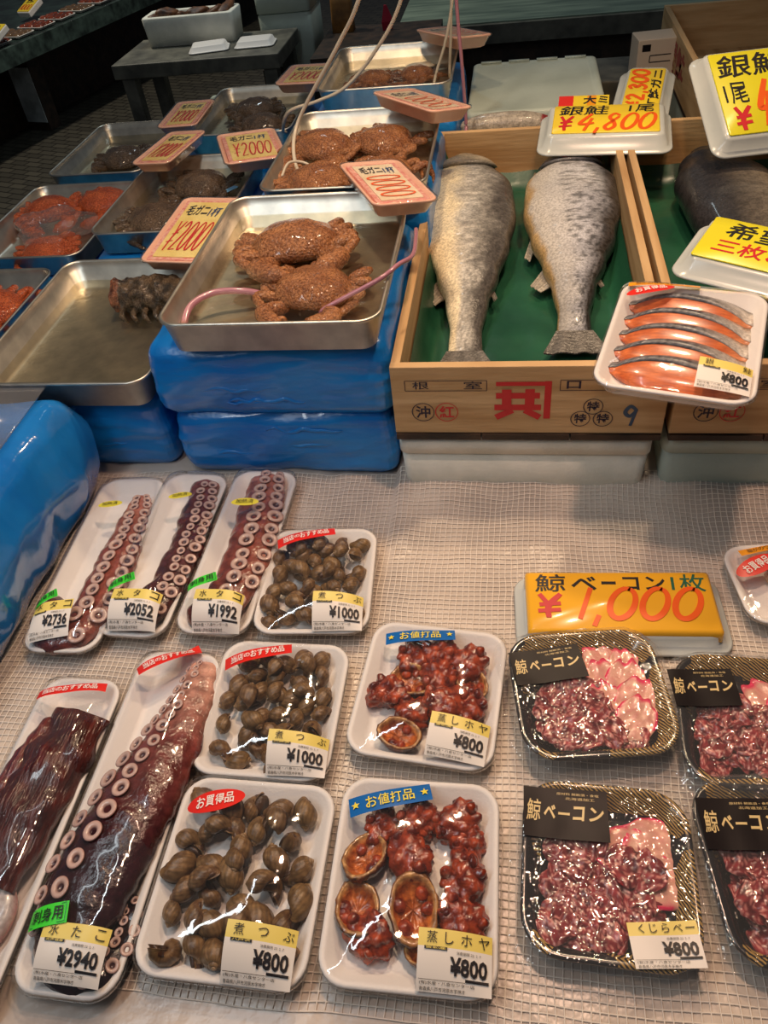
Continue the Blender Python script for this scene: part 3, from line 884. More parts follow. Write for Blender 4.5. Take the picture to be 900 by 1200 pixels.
hose('air_tube', 'pink tube looped inside the front crab tray at its left', [(-0.437, 0.865, 0.955), (-0.443, 0.885, 0.962), (-0.440, 0.918, 0.972), (-0.415, 0.945, 0.975), (-0.375, 0.955, 0.971), (-0.34, 0.96, 0.96)], 0.0048, TUBEP)
for q, dx in enumerate((0,)):
    hose('air_tube', 'thin white tube curling inside the four crab tray', [(-0.40, 1.33, 0.985), (-0.395, 1.37, 0.992), (-0.37, 1.385, 0.985), (-0.34, 1.36, 0.975)], 0.0022, TUBEW, n=30)


# ================================================================== PINK PRICE TRAYS ABOVE THE CRABS
def pink_tag(c, w_, l_, rot, z, label, tilt=(0, 0), kind=0, paper=None):
    h = 0.026
    root = thing('price_tray', label, 'price tray', (c[0], c[1], z - h), rot, 'pink price trays among the crab trays')
    root.rotation_euler = (R(tilt[0]), R(tilt[1]), R(rot))
    tray_mesh(w_, l_, h, 0.016, 0.013, 0.004, parent=root, m=PINKFOAM)
    pw, pl = w_ - 0.02, l_ - 0.02
    mb = MB(); mb.box(-pw / 2, -pl / 2, h - 0.008, pw / 2, pl / 2, h - 0.0025)
    mb.build('border_sheet', TAGBORDER, root, smooth=False)
    pw, pl = w_ - 0.036, l_ - 0.036
    mb = MB(); mb.box(-pw / 2, -pl / 2, h - 0.0028, pw / 2, pl / 2, h - 0.0012)
    sh = mb.build('price_sheet', paper or TAGPAPER, root, smooth=False)
    f = lambda x, y: h - 0.0006
    # text runs along the short side; the top of the writing is at +y
    a, b = MB(), MB()
    rnd = random.Random(int(c[0] * 900))
    text_in(a, '毛ガニ', -pw * 0.42, pl * 0.24, pw * 0.12, pl * 0.44, 0.02, 0.1)
    text_in(b, '1杯', pw * 0.14, pl * 0.22, pw * 0.44, pl * 0.40, 0.02, 0.1)
    place(a, local_place(0, 0, 0, f, 0)); a.build('lettering', INK, sh, smooth=False)
    place(b, local_place(0, 0, 0, f, 0)); b.build('lettering', INKBLUE, sh, smooth=False)
    d = MB()
    if kind == 0:      # big looping orange figures
        for q in range(4):
            yy = pl * (0.10 - 0.155 * q); stroke(d, ell(0, yy, pw * 0.40, pl * 0.058), 0.0035)
        hand_m = INKORANGE
    else:
        hand(d, '\u00a52000', -pw * 0.44, -pl * 0.40, pw * 0.44, pl * 0.12, 0.0030); hand_m = INKRED
    place(d, local_place(0, 0, 0, f, 0.0002)); d.build('price_figures', hand_m, sh, smooth=False)
    film_part(root, w_, l_, h, lambda x, y: h + 0.0008, 0.016)
    return root


pink_tag((-0.196, 1.183), 0.102, 0.185, 26, 1.026, 'pink foam price tray with orange figures leaning on the front crab tray', (0, 8), 0, TAGWHITE)
pink_tag((-0.176, 1.545), 0.100, 0.185, 44, 1.030, 'pink foam price tray with orange figures on the back rim of the four crab tray', (0, 10), 0, TAGWHITE)
pink_tag((-0.143, 1.985), 0.095, 0.190, 34, 1.034, 'pink foam price tray with red figures behind the rearmost steel tray', (-4, 6), 0, TAGWHITE)
pink_tag((-0.505, 2.050), 0.125, 0.155, -4, 0.955, 'small pink foam price tray left of the rearmost steel tray', (0, 0), 1)
pink_tag((-0.774, 1.894), 0.097, 0.181, 2, 0.930, 'pink foam price tray between the two far left steel trays', (0, 0), 1)
pink_tag((-0.735, 1.660), 0.100, 0.165, -14, 0.935, 'pink foam price tray on the back rim of the two dark crabs tray', (3, -4), 1)
pink_tag((-0.540, 1.610), 0.126, 0.184, 22, 0.945, 'pink foam price tray between the dark crabs and the four brown crabs', (0, 3), 1)
pink_tag((-0.560, 1.262), 0.113, 0.228, -3, 0.930, 'large pink foam price tray left of the front crab tray', (3, 2), 1)


# ================================================================== WOODEN FISH CRATES
def crate(cx, cy, z0, w_, l_, h, label, rot=0, th=0.013):
    root = thing('wooden_crate', label, 'crate', (cx, cy, z0), rot, 'wooden fish crates')
    hw, hl = w_ / 2, l_ / 2
    P = {}
    for nm, bx, m in (('front_board', (-hw, -hl, 0.0105, hw, -hl + th, h), WOOD), ('back_board', (-hw, hl - th, 0.0105, hw, hl, h), WOOD),
                      ('side_board', (-hw, -hl + th, 0.0105, -hw + th, hl - th, h - 0.001), WOODIN), ('side_board', (hw - th, -hl + th, 0.0105, hw, hl - th, h - 0.001), WOODIN)):
        mb = MB(); mb.box(*bx); o = mb.build(nm, m, root, smooth=False, bevel=0.0012)
        P.setdefault(nm, []).append(o)
    mb = MB()
    for q in range(3):
        a = -hw + q * w_ / 3
        mb.box(a + 0.001, -hl - 0.003, 0.001, a + w_ / 3 - 0.001, hl + 0.003, 0.0100)
    P['bottom'] = mb.build('bottom', DARKWOOD, root, smooth=False)
    mb = MB(); mb.box(-hw + th, -hl + th, 0.0102, hw - th, hl - th, 0.0120); mb.build('inner_floor', WOODIN, root, smooth=False)
    return root, P


C1, P1 = crate(0.0225, 1.2625, 0.803, 0.357, 0.857, 0.119, 'wooden crate with printed red mark holding two whole salmon')
C2, P2 = crate(0.3880, 1.2625, 0.803, 0.357, 0.857, 0.119, 'wooden crate at the right edge holding one dark salmon')
C3, P3 = crate(0.5550, 2.060, 0.840, 0.357, 0.70, 0.119, 'empty wooden crate standing behind the others at the right')


def front_print(P, l_=0.857, dx=0.0):
    fb = P['front_board'][0]; y = -l_ / 2 - 0.0004

    def fn(x, z):
        return (x, y, z)
    def frame(m, x0, z0, x1, z1, wd=0.0011):
        for a in (((x0, z0), (x1, z0)), ((x1, z0), (x1, z1)), ((x1, z1), (x0, z1)), ((x0, z1), (x0, z0))):
            stroke(m, a, wd)

    def ring(m, x, z, r, wd=0.0012):
        stroke(m, [(x + r * math.cos(2 * PI * i / 24), z + r * math.sin(2 * PI * i / 24)) for i in range(25)], wd, m=72)

    def done(m, mt, nm):
        place(m, fn, 1); m.build(nm, mt, fb, smooth=False)
    SI = mat('stamp_ink', srgb(36, 34, 56), 0.6)
    m = MB(); frame(m, -0.160, 0.082, -0.052, 0.098); text_in(m, '根', -0.150, 0.0845, -0.128, 0.0965, 0.004); text_in(m, '室', -0.082, 0.0845, -0.058, 0.0965, 0.004); done(m, SI, 'place_name_print')
    m = MB(); frame(m, 0.042, 0.082, 0.148, 0.098); text_in(m, '口', 0.050, 0.0845, 0.068, 0.0965, 0.02); done(m, SI, 'framed_print')
    m = MB(); ring(m, -0.138, 0.047, 0.0148); text_in(m, '沖', -0.148, 0.037, -0.128, 0.057, 0.02); done(m, SI, 'round_seal')
    m = MB(); ring(m, -0.106, 0.047, 0.0150); text_in(m, '紅', -0.116, 0.037, -0.096, 0.057, 0.02); done(m, INKRED, 'round_seal')
    for x, z in ((0.086, 0.056), (0.071, 0.036), (0.100, 0.036)):
        m = MB(); ring(m, x, z, 0.0122); text_in(m, '特', x - 0.008, z - 0.008, x + 0.008, z + 0.008, 0.02); done(m, SI, 'grade_seal')
    m = MB(); 
    for a in (((-0.026, 0.084), (-0.026, 0.052)), ((0.004, 0.084), (0.004, 0.052)), ((-0.040, 0.0735), (0.017, 0.0735)), ((-0.042, 0.0545), (0.019, 0.0545)), ((-0.018, 0.050), (-0.040, 0.038)), ((-0.002, 0.050), (0.018, 0.038))):
        stroke(m, a, 0.0165 if a[0][0] == a[1][0] else 0.0125)
    stroke(m, ((-0.040, 0.0925), (0.031, 0.0925)), 0.0085); stroke(m, ((0.027, 0.0965), (0.027, 0.036)), 0.0115); done(m, INKRED, 'red_crest')
    m = MB(); hand(m, '9', 0.122, 0.024, 0.146, 0.056, 0.0055); done(m, mat('chalk_blue', srgb(60, 84, 110), 0.6), 'number_print')


front_print(P1); front_print(P2)
# reddish print on the side of the crate at the back
mb = MB(); text_in(mb, '銀鮭', -0.10, 0.03, 0.03, 0.10, 0.04); mb.V = [(-0.1791, -v[0] * 1.8, v[1]) for v in mb.V]; mb.build('red_print', mat('faded_red_print', srgb(150, 60, 50), 0.6), P3['side_board'][0], smooth=False)
mb = MB(); mb.box(0, 0, 0, 0.34, 0.66, 0.134)
o = mb.build('storage_box', STYROG, smooth=False, bevel=0.006); o.location = (0.385, 1.73, 0.705); tag(o, 'pale box under the empty wooden crate', 'box')


# green sheets in the crates
def green_sheet(cx, cy, z, w_, l_, label, seed):
    mb = MB(); nx, ny = 36, 60; V = []
    for j in range(ny + 1):
        for i in range(nx + 1):
            u, v = -1 + 2 * i / nx, -1 + 2 * j / ny; x, y = u * w_ / 2, v * l_ / 2
            up = max(0, abs(u) - 0.86) / 0.14; upy = max(0, v - 0.93) / 0.07; upf = max(0, -v - 0.95) / 0.05
            zz = 0.002 + 0.0035 * (1 + nz(x * 15 + seed, y * 15, 1)) + 0.003 * abs(nz(x * 34 + seed, y * 20, 4)) + 0.05 * up ** 1.3 + 0.03 * upy + 0.05 * upf
            V.append((x, y, zz))
    k = len(V); V += [(x, y, z_ - 0.0006) for x, y, z_ in V]
    F = [(j * (nx + 1) + i, j * (nx + 1) + i + 1, (j + 1) * (nx + 1) + i + 1, (j + 1) * (nx + 1) + i) for j in range(ny) for i in range(nx)]
    mb.add(V, F + [tuple(k + q for q in reversed(f)) for f in F])
    o = mb.build('plastic_sheet', GREENSHEET); o.location = (cx, cy, z); tag(o, label, 'sheet', 'green sheets lining the crates')


green_sheet(0.0225, 1.2475, 0.8160, 0.326, 0.790, 'green plastic sheet lining the crate of two salmon', 1)
green_sheet(0.3880, 1.2475, 0.8160, 0.326, 0.790, 'green plastic sheet lining the crate of the dark salmon', 5)
mb = MB(); blob(mb, (0, 0, 0.012), 0.05, 0.03, 0.012, 3, 0.5, 30); o = mb.build('plastic_sheet', GREENSHEET); o.location = (0.66, 2.10, 0.852)
tag(o, 'crumpled green plastic scrap in the empty crate', 'sheet', 'green sheets lining the crates')


# ================================================================== WHOLE FISH
def fish(cx, y_head, y_tail, prof, bend, label, cb, seed=0, z=0.826, belly=-1, top_tone=1.0):
    """fish lying on its side, tail towards the viewer; prof = [(t, half width, half thickness)]"""
    L_ = y_head - y_tail; rnd = random.Random(seed); mb = MB(); n = 60; m = 220; rings = []; cols = []
    for j in range(m):
        t = 0.95 * j / (m - 1)
        for q in range(len(prof) - 1):
            if prof[q][0] <= t <= prof[q + 1][0]:
                break
        p0 = prof[max(q - 1, 0)]; p1 = prof[q]; p2 = prof[q + 1]; p3 = prof[min(q + 2, len(prof) - 1)]; f = (t - p1[0]) / (p2[0] - p1[0]); f = f * f * (3 - 2 * f)
        hw = p1[1] * (1 - f) + p2[1] * f; ht = p1[2] * (1 - f) + p2[2] * f
        bx = bend(t); ring = []
        for i in range(n):
            a = 2 * PI * i / n; ca, sa = math.cos(a), math.sin(a)
            x = hw * (abs(ca) ** 0.9) * (1 if ca > 0 else -1); zc = ht * (abs(sa) ** 0.85) * (1 if sa > 0 else -0.9)
            k = 1 + 0.012 * nz(x * 50 + seed, t * 20, zc * 40)
            ring.append((cx + bx + x * k, y_head - L_ * t, z + 0.9 * ht + zc * k if False else z + ht * 0.9 + zc * k))
            v = ca * (-belly)      # +1 at the back, -1 at the belly
            v2 = v + 0.12 * nz(t * 9 + seed, v * 2, 0) + 0.06 * nz(t * 30 + seed, v * 9, 2)
            tt = t
            c = cb(tt, v2, nz(t * 55 + seed, v * 14, 1) + 0.7 * nz(t * 120 + seed, v * 26, 4), nz(t * 11 + seed, v * 3, 7))
            cols.append(c)
        rings.append(ring)
    loft(mb, rings, col=cols)
    # tail fan, thin fins grown from the body
    def fin(P, thick=0.002, c=(0.12, 0.11, 0.10), rays=9):
        # P: root a, root b, tip b, tip a
        a, b_, tb, ta = [Vector(p) for p in P]; V = []; F = []; C = []
        nu, nv = 14, 10
        for s in (1, -1):
            for jv in range(nv + 1):
                for iu in range(nu + 1):
                    u, v = iu / nu, jv / nv; p = (a * (1 - u) + b_ * u) * (1 - v) + (ta * (1 - u) + tb * u) * v
                    e = 0.004 * v * math.sin(u * rays * 2 * PI) * 0.25
                    p = p + Vector((0, 0.008 * v * (abs(u - 0.5) * 2) * 0 + 0.003 * v * nz(u * 9, seed, 1), s * thick * (1 - 0.75 * v) + e + 0.003 * v * nz(u * 5 + seed, v, 2)))
                    V.append(tuple(p)); g = 0.65 + 0.5 * (0.5 + 0.5 * math.sin(u * rays * 2 * PI)); C.append(tuple(x * g for x in c))
        st = (nu + 1) * (nv + 1)
        for s in (0, 1):
            for jv in range(nv):
                for iu in range(nu):
                    f = (s * st + jv * (nu + 1) + iu, s * st + jv * (nu + 1) + iu + 1, s * st + (jv + 1) * (nu + 1) + iu + 1, s * st + (jv + 1) * (nu + 1) + iu)
                    F.append(f if s == 0 else tuple(reversed(f)))
        return V, F, C
    root = thing('salmon', label, 'fish', (0, 0, 0), 0, 'whole salmon in crates')
    body = mb.build('body', FISHM, root, vcol=True)
    return root, fin, (lambda t: cx + bend(t)), (lambda t: y_head - L_ * t)


def silver(t, v, fine, big):
    back = srgb(84, 80, 76); mid = srgb(186, 184, 176); pale = srgb(236, 226, 196)
    v = v - 0.55 * max(0, 0.45 - t) + 0.5 * max(0, t - 0.6) + 0.25 * big
    v -= 0.02
    if v > -0.15:
        k = min(1, (v + 0.15) / 0.75); c = lerp3(mid, back, k)
        c = tuple(x * (1 + 0.9 * max(-0.25, min(0.55, fine))) for x in c)
    else:
        c = lerp3(mid, pale, (-0.15 - v) / 0.22)
        c = tuple(x * (1 + 0.18 * fine) for x in c)
    return c


def silver2(t, v, fine, big):
    back = srgb(66, 64, 66); mid = srgb(188, 190, 198); pale = srgb(200, 196, 188)
    v0 = v; v = v + 0.2 * big
    c = lerp3(mid, back, (v - 0.25) / 0.5) if v > 0.25 else lerp3(mid, pale, (0.25 - v) / 0.9)
    if v0 < -0.82:
        c = lerp3(c, srgb(196, 164, 112), (-0.82 - v0) / 0.1)
    if v > -0.15 and fine > 0.10:
        c = tuple(x * (1 - min(0.65, 3.5 * (fine - 0.10))) for x in c)
    c = tuple(x * (1 - 0.35 * min(1, max(0, (t - 0.6) / 0.25))) for x in c)
    return c


def darkfish(t, v, fine, big):
    back = srgb(52, 50, 52); pale = srgb(142, 132, 116)
    k = min(1, max(0, (0.35 - v) / 0.9)); c = [a * (1 - k) + b * k for a, b in zip(back, pale)]
    if fine > 0.15:
        c = [x * 0.7 for x in c]
    return tuple(c)


PROF = [(0, 0.014, 0.020), (0.03, 0.034, 0.035), (0.10, 0.060, 0.041), (0.22, 0.086, 0.044), (0.38, 0.086, 0.045), (0.52, 0.072, 0.040), (0.64, 0.052, 0.032), (0.74, 0.035, 0.024), (0.85, 0.025, 0.016), (0.92, 0.026, 0.010), (0.95, 0.028, 0.006)]


def prof_at(prof, t):
    for q in range(len(prof) - 1):
        if prof[q][0] <= t <= prof[q + 1][0]:
            break
    p1 = prof[q]; p2 = prof[q + 1]; f = (t - p1[0]) / (p2[0] - p1[0]); f = f * f * (3 - 2 * f)
    return p1[1] * (1 - f) + p2[1] * f, p1[2] * (1 - f) + p2[2] * f




def add_fin(root, name, V, F, C, m=FISHM):
    mb = MB(); mb.add(V, F, 0, C); mb.build(name, m, root, vcol=True)


def dress(root, fin, X, Y, z, belly, cc, w=0.088, seed=0, gill=True):
    b = belly; zt = z + 0.018
    t0, t1 = 0.945, 1.0
    V, F, C = fin([(X(t0) - 0.027, Y(t0) + 0.01, zt), (X(t0) + 0.027, Y(t0) + 0.01, zt), (X(1) + 0.052, Y(1), z + 0.012), (X(1) - 0.046, Y(1), z + 0.012)], 0.004, srgb(104, 100, 94), 11); add_fin(root, 'tail_fin', V, F, C)
    # anal fin on the belly side
    V, F, C = fin([(X(.60) + b * 0.044, Y(.60), zt), (X(.70) + b * 0.030, Y(.70), zt), (X(.725) + b * 0.052, Y(.725), zt - 0.006), (X(.69) + b * 0.070, Y(.69), zt - 0.006)], 0.0014, srgb(170, 162, 146), 6); add_fin(root, 'anal_fin', V, F, C)
    V, F, C = fin([(X(.43) + b * 0.070, Y(.43), zt), (X(.49) + b * 0.064, Y(.49), zt), (X(.555) + b * 0.072, Y(.555), zt - 0.008), (X(.53) + b * 0.082, Y(.53), zt - 0.008)], 0.0014, srgb(176, 168, 150), 5); add_fin(root, 'pelvic_fin', V, F, C)
    V, F, C = fin([(X(.66) - b * 0.040, Y(.66), zt), (X(.69) - b * 0.036, Y(.69), zt), (X(.725) - b * 0.043, Y(.725), zt), (X(.715) - b * 0.049, Y(.715), zt)], 0.0014, srgb(120, 114, 104), 3); add_fin(root, 'adipose_fin', V, F, C)
    if gill:
        mb = MB(); nu, nv = 26, 10; V = []; C = []
        for lay in (1, 0):
            for jv in range(nv + 1):
                for iu in range(nu + 1):
                    a = R(14 + 146 * iu / nu); ca = math.cos(a) * b; sa = math.sin(a)
                    te = 0.095 + 0.060 * abs(math.sin(PI * iu / nu)) ** 0.7; t = 0.004 + (te - 0.004) * jv / nv
                    hw, ht = prof_at(PROF, t); off = (0.0035 if lay else 0.0008) * (1 if jv < nv else 0.9) + 0.003 * (jv / nv) ** 2 * lay
                    V.append((X(t) + (hw + off) * (abs(ca) ** 0.9) * (1 if ca > 0 else -1), Y(t), z + ht * 0.9 + (ht + off) * abs(sa) ** 0.85))
                    g = 0.9 + 0.3 * nz(iu * 0.3, jv * 0.4, seed); e = 0.55 if (jv >= nv - 1 or jv == 5) else 1
                    C.append(tuple(x * g * e for x in cc))
        st = (nu + 1) * (nv + 1); F = []
        for jv in range(nv):
            for iu in range(nu):
                f = (jv * (nu + 1) + iu, jv * (nu + 1) + iu + 1, (jv + 1) * (nu + 1) + iu + 1, (jv + 1) * (nu + 1) + iu); F += [f, tuple(st + q for q in reversed(f))]
        for iu in range(nu):
            q = nv * (nu + 1) + iu; F.append((q, q + 1, st + q + 1, st + q))
        mb.add(V, F, 0, C)
        mb.build('gill_cover', FISHM, root, vcol=True)
        V, F, C = fin([(X(.15) + b * 0.070, Y(.15), z + 0.058), (X(.18) + b * 0.058, Y(.18), z + 0.062), (X(.29) + b * 0.074, Y(.29), z + 0.054), (X(.27) + b * 0.082, Y(.27), z + 0.05)], 0.0025, srgb(120, 108, 88), 5); add_fin(root, 'pectoral_fin', V, F, C)


r_, fin, X, Y = fish(-0.078, 1.660, 0.935, PROF, lambda t: -0.024 * (1 - t) ** 3 + 0.004 * math.sin(t * PI) + 0.026 * max(0, t - 0.55), 'pale bellied silver salmon, left one in the printed crate', silver, 1, 0.826, -1)
dress(r_, fin, X, Y, 0.826, -1, srgb(176, 168, 150), seed=1)
r_, fin, X, Y = fish(0.106, 1.640, 0.990, PROF, lambda t: -0.004 + 0.012 * (1 - t) ** 3 - 0.02 * max(0, t - 0.6), 'spotted silver salmon with dark head end, right one in the printed crate', silver2, 7, 0.826, -1)
dress(r_, fin, X, Y, 0.826, -1, srgb(150, 148, 148), seed=2)
r_, fin, X, Y = fish(0.395, 1.640, 0.93, PROF, lambda t: -0.030 * (1 - t) ** 3 + 0.0 * t, 'dark grey salmon in the right crate under the yellow price cards', darkfish, 11, 0.826, 1)
dress(r_, fin, X, Y, 0.826, 1, srgb(90, 86, 82), seed=3, gill=False)
mb = MB()
# ================================================================== STYROFOAM BOXES


def styro_box(cx, cy, z0, w_, l_, h, label, m=STYRO, lid=True, name='styrofoam_box', rot=0, group='styrofoam boxes'):
    root = thing(name, label, 'box', (cx, cy, z0), rot, group); hw, hl = w_ / 2, l_ / 2
    if lid:
        mb = MB(); loft(mb, [[(x, y, z) for x, y in rr(hw - i_, hl - i_, 0.014, 4)] for i_, z in ((0.006, 0), (0.003, 0.004), (0.0, h * 0.70), (0.002, h * 0.71))])
        mb.build('box_body', m, root)
        mb = MB(); loft(mb, [[(x, y, z) for x, y in rr(hw - i_, hl - i_, 0.014, 4)] for i_, z in ((0.003, h * 0.72), (-0.002, h * 0.73), (-0.002, h - 0.006), (0.003, h - 0.001), (0.02, h))])
        mb.build('lid', m, root)
    else:
        mb = MB(); loft(mb, [[(x, y, z) for x, y in rr(hw - i_, hl - i_, 0.014, 4)] for i_, z in ((0.006, 0), (0.0, h - 0.004), (0.003, h), (0.018, h), (0.021, h - 0.004), (0.026, 0.02))])
        mb.build('box_body', m, root)
    return root


styro_box(0.0195, 1.20, 0.701, 0.345, 0.725, 0.1005, 'white styrofoam box under the crate of two salmon')
styro_box(0.385, 1.205, 0.701, 0.350, 0.725, 0.1005, 'pale styrofoam box at the right edge under the crate of the dark salmon', STYROG)
b = styro_box(0.044, 1.935, 0.701, 0.30, 0.46, 0.195, 'open styrofoam box holding fish behind the salmon crate', STYRO, lid=False)
mb = MB(); loft(mb, [[(x, y, z) for x, y in rr(0.148 - i_, 0.185 - i_, 0.012, 4)] for i_, z in ((0.004, 0), (0, 0.003), (0, 0.018), (0.004, 0.021), (0.012, 0.0215), (0.016, 0.019))])
for q in range(4):
    a = -0.13 + q * 0.068; mb.box(a, 0.172, 0.0212, a + 0.05, 0.183, 0.0245)
o = mb.build('lid', STYROG, b); o.location = (0, 0.05, 0.1955)
mb = MB()
sweep(mb, [(-0.10, 0, 0.0), (-0.05, 0.004, 0.004), (0.03, 0.004, 0.004), (0.08, 0.0, 0.0), (0.10, -0.002, 0)], [(0.012, 0.012), (0.024, 0.02), (0.026, 0.022), (0.016, 0.016), (0.004, 0.006)], 40, 18, 0, lambda v: (0.25, 0.03, 0.03) if v[0] > 0.07 else tuple(a * (0.6 + 0.8 * abs(nz(v[0] * 90, v[1] * 90, v[2] * 90))) for a in srgb(190, 180, 164)))
o = mb.build('small_fish', FISHM, vcol=True); o.location = (-0.015, 1.752, 0.905); tag(o, 'pale fish with red gill end peeking from the box under the lid', 'fish')
mb = MB(); nx = 20
V = [(-0.12 + 0.24 * i / nx, -0.19 + 0.38 * j / nx, 0.01 * nz(i * 0.7, j * 0.7, 3)) for j in range(nx + 1) for i in range(nx + 1)]
mb.add(V, [(j * (nx + 1) + i, j * (nx + 1) + i + 1, (j + 1) * (nx + 1) + i + 1, (j + 1) * (nx + 1) + i) for j in range(nx) for i in range(nx)])
o = mb.build('crushed_ice', mat('white_ice', srgb(206, 196, 184), 0.35, bump=0.8, bump_scale=90)); o.location = (0.044, 1.935, 0.882); tag(o, 'crushed ice around the fish in the styrofoam box', 'ice', kind='stuff')


# ================================================================== YELLOW PRICE CARDS ON UPTURNED TRAYS
def card(c, w_, l_, rot, z, label, paper, writer, h=0.024, tilt=(0, 0), ins=0.018, sheet=(0.92, 0.88), sh_off=0.0, lip=0.010, block=0.0):
    root = thing('price_card', label, 'price card', (c[0], c[1], z), rot, 'yellow price cards'); root.rotation_euler = (R(tilt[0]), R(tilt[1]), R(rot))
    hw, hl = w_ / 2, l_ / 2; mb = MB()
    spec = [(ins + 0.004, 0.001), (lip, 0.0012), (0.001, 0.0), (0, 0.002), (0.002, 0.004), (lip, 0.005), (ins - 0.002, h - 0.004), (ins + 0.002, h - 0.001), (ins + 0.008, h)]
    loft(mb, [[(x, y, zz) for x, y in rr(hw - i_, hl - i_, max(0.024 - i_ * 0.6, 0.008))] for i_, zz in spec])
    mb.build('upturned_tray', FROST, root)
    pw, pl = (w_ - 2 * ins) * sheet[0] / 2, (l_ - 2 * ins) * sheet[1] / 2
    mb = MB(); t = 0.0022 + block
    loft(mb, [[(x, y + sh_off, zz) for x, y in rr(pw - i_, pl - i_, 0.004, 3)] for i_, zz in ((-0.004 if block else 0, h - 0.012 if block else h + 0.0002), (-0.003 if block else 0, h + t - 0.004 if block else h + t - 0.0008), (0.0012, h + t))])
    s = mb.build('price_sheet', paper, root)
    writer(s, pw, pl, sh_off, h + t + 0.0005)
    return root


def put_ink(s, mb, m, off, z, nm='lettering'):
    place(mb, lambda x, y: (x, y + off, z)); mb.build(nm, m, s, smooth=False)


def w_4800(s, pw, pl, off, z):
    a = MB(); text_in(a, '銀鮭', -pw * 0.90, pl * 0.25, pw * 0.05, pl * 0.92, 0.01, 0.1); text_in(a, '1尾', pw * 0.42, pl * 0.38, pw * 0.90, pl * 0.92, 0.008, 0.1); put_ink(s, a, INK, off, z)
    b = MB(); hand(b, '\u00a5', -pw * 0.90, -pl * 0.85, -pw * 0.60, pl * 0.16, 0.0075); put_ink(s, b, INKRED, off, z, 'yen_sign')
    d = MB(); hand(d, '4,800', -pw * 0.55, -pl * 0.84, pw * 0.90, pl * 0.30, 0.0080, shear=0.5); put_ink(s, d, INKORANGE, off, z, 'price_figures')


def w_2800(s, pw, pl, off, z):
    a = MB(); text_in(a, '紅鮭ガニ', -pl * 0.9, -pw * 0.92, pl * 0.9, -pw * 0.28, 0.03, 0.1); a.V = [(-v[1], v[0], 0) for v in a.V]; put_ink(s, a, INK, off, z)
    d = MB(); hand(d, '\u00a52,300', -pl * 0.85, -pw * 0.1, pl * 0.95, pw * 0.80, 0.0085); d.V = [(-v[1], v[0], v[2]) for v in d.V]; put_ink(s, d, INKORANGE, off, z, 'price_figures')


def w_gin(s, pw, pl, off, z):
    a = MB(); text_in(a, '銀鮭', -pw * 0.9, pl * 0.36, pw * 0.55, pl * 0.92, 0.012, 0.1); text_in(a, '1尾', -pw * 0.88, -pl * 0.28, -pw * 0.40, pl * 0.24, 0.008); put_ink(s, a, INK, off, z)
    b = MB(); hand(b, '\u00a5', -pw * 0.82, -pl * 0.92, -pw * 0.42, -pl * 0.36, 0.009); put_ink(s, b, INKRED, off, z, 'yen_sign')
    d = MB(); hand(d, '4,800', -pw * 0.30, -pl * 0.82, pw * 0.95, pl * 0.24, 0.0115, shear=0.4); put_ink(s, d, INKORANGE, off, z, 'price_figures')


def w_kibou(s, pw, pl, off, z):
    a = MB(); text_in(a, '希望の方', -pw * 0.75, pl * 0.08, pw * 0.95, pl * 0.86, 0.012, 0.1); put_ink(s, a, INK, off, z)
    d = MB(); text_in(d, '三枚おろし', -pw * 0.80, -pl * 0.66, pw * 0.95, -pl * 0.02, 0.012, 0.1); put_ink(s, d, INKRED, off, z, 'red_lettering')


def w_bacon(s, pw, pl, off, z):
    a = MB()
    for c, x0, x1, y0, y1 in (('鯨', -0.93, -0.58, 0.28, 0.92), ('ベ', -0.52, -0.24, 0.34, 0.84), ('ー', -0.18, -0.02, 0.55, 0.66), ('コ', 0.05, 0.24, 0.36, 0.82), ('ン', 0.30, 0.52, 0.36, 0.84)):
        text_in(a, c, pw * x0, pl * y0, pw * x1, pl * y1, 0.010 if c == '鯨' else 0.02, 0.05)
    put_ink(s, a, INK, off, z)
    g = MB(); text_in(g, '1枚', pw * 0.58, pl * 0.30, pw * 0.95, pl * 0.92, 0.008, 0.05); put_ink(s, g, INKGREEN, off, z, 'green_lettering')
    b = MB(); hand(b, '\u00a5', -pw * 0.93, -pl * 0.62, -pw * 0.62, pl * 0.20, 0.0078); put_ink(s, b, INKRED, off, z, 'yen_sign')
    d = MB(); hand(d, '1,000', -pw * 0.50, -pl * 0.66, pw * 0.86, pl * 0.42, 0.0078, shear=0.6); put_ink(s, d, INKORANGE, off, z, 'price_figures')


card((0.139, 0.612), 0.253, 0.122, 2.5, 0.7035, 'orange yellow price card reading 1,000 on the ice above the whale bacon', CARDGOLD, w_bacon, 0.020, ins=0.016, sheet=(0.99, 0.99), sh_off=0.004, lip=0.012, block=0.004)
card((0.172, 1.616), 0.250, 0.165, -5, 0.9235, 'yellow price card reading 4,800 on the back boards of the crates', CARDYEL, w_4800, 0.030, tilt=(6, 0))
card((0.262, 1.795), 0.115, 0.250, -11, 0.9235, 'yellow price card with big orange figures turned sideways behind the 4,800 card', CARDYEL, w_2800, 0.022, tilt=(8, 0))
card((0.430, 1.555), 0.215, 0.225, 10, 0.985, 'lemon yellow price card with a big orange 4 propped up at the right edge', CARDLEMON, w_gin, 0.028, tilt=(28, 0), sheet=(0.93, 0.95))
card((0.352, 1.045), 0.235, 0.150, -27, 0.935, 'lemon yellow price card with black and red writing lying on the dark salmon', CARDLEMON, w_kibou, 0.026, tilt=(4, 3), sheet=(0.98, 0.95))
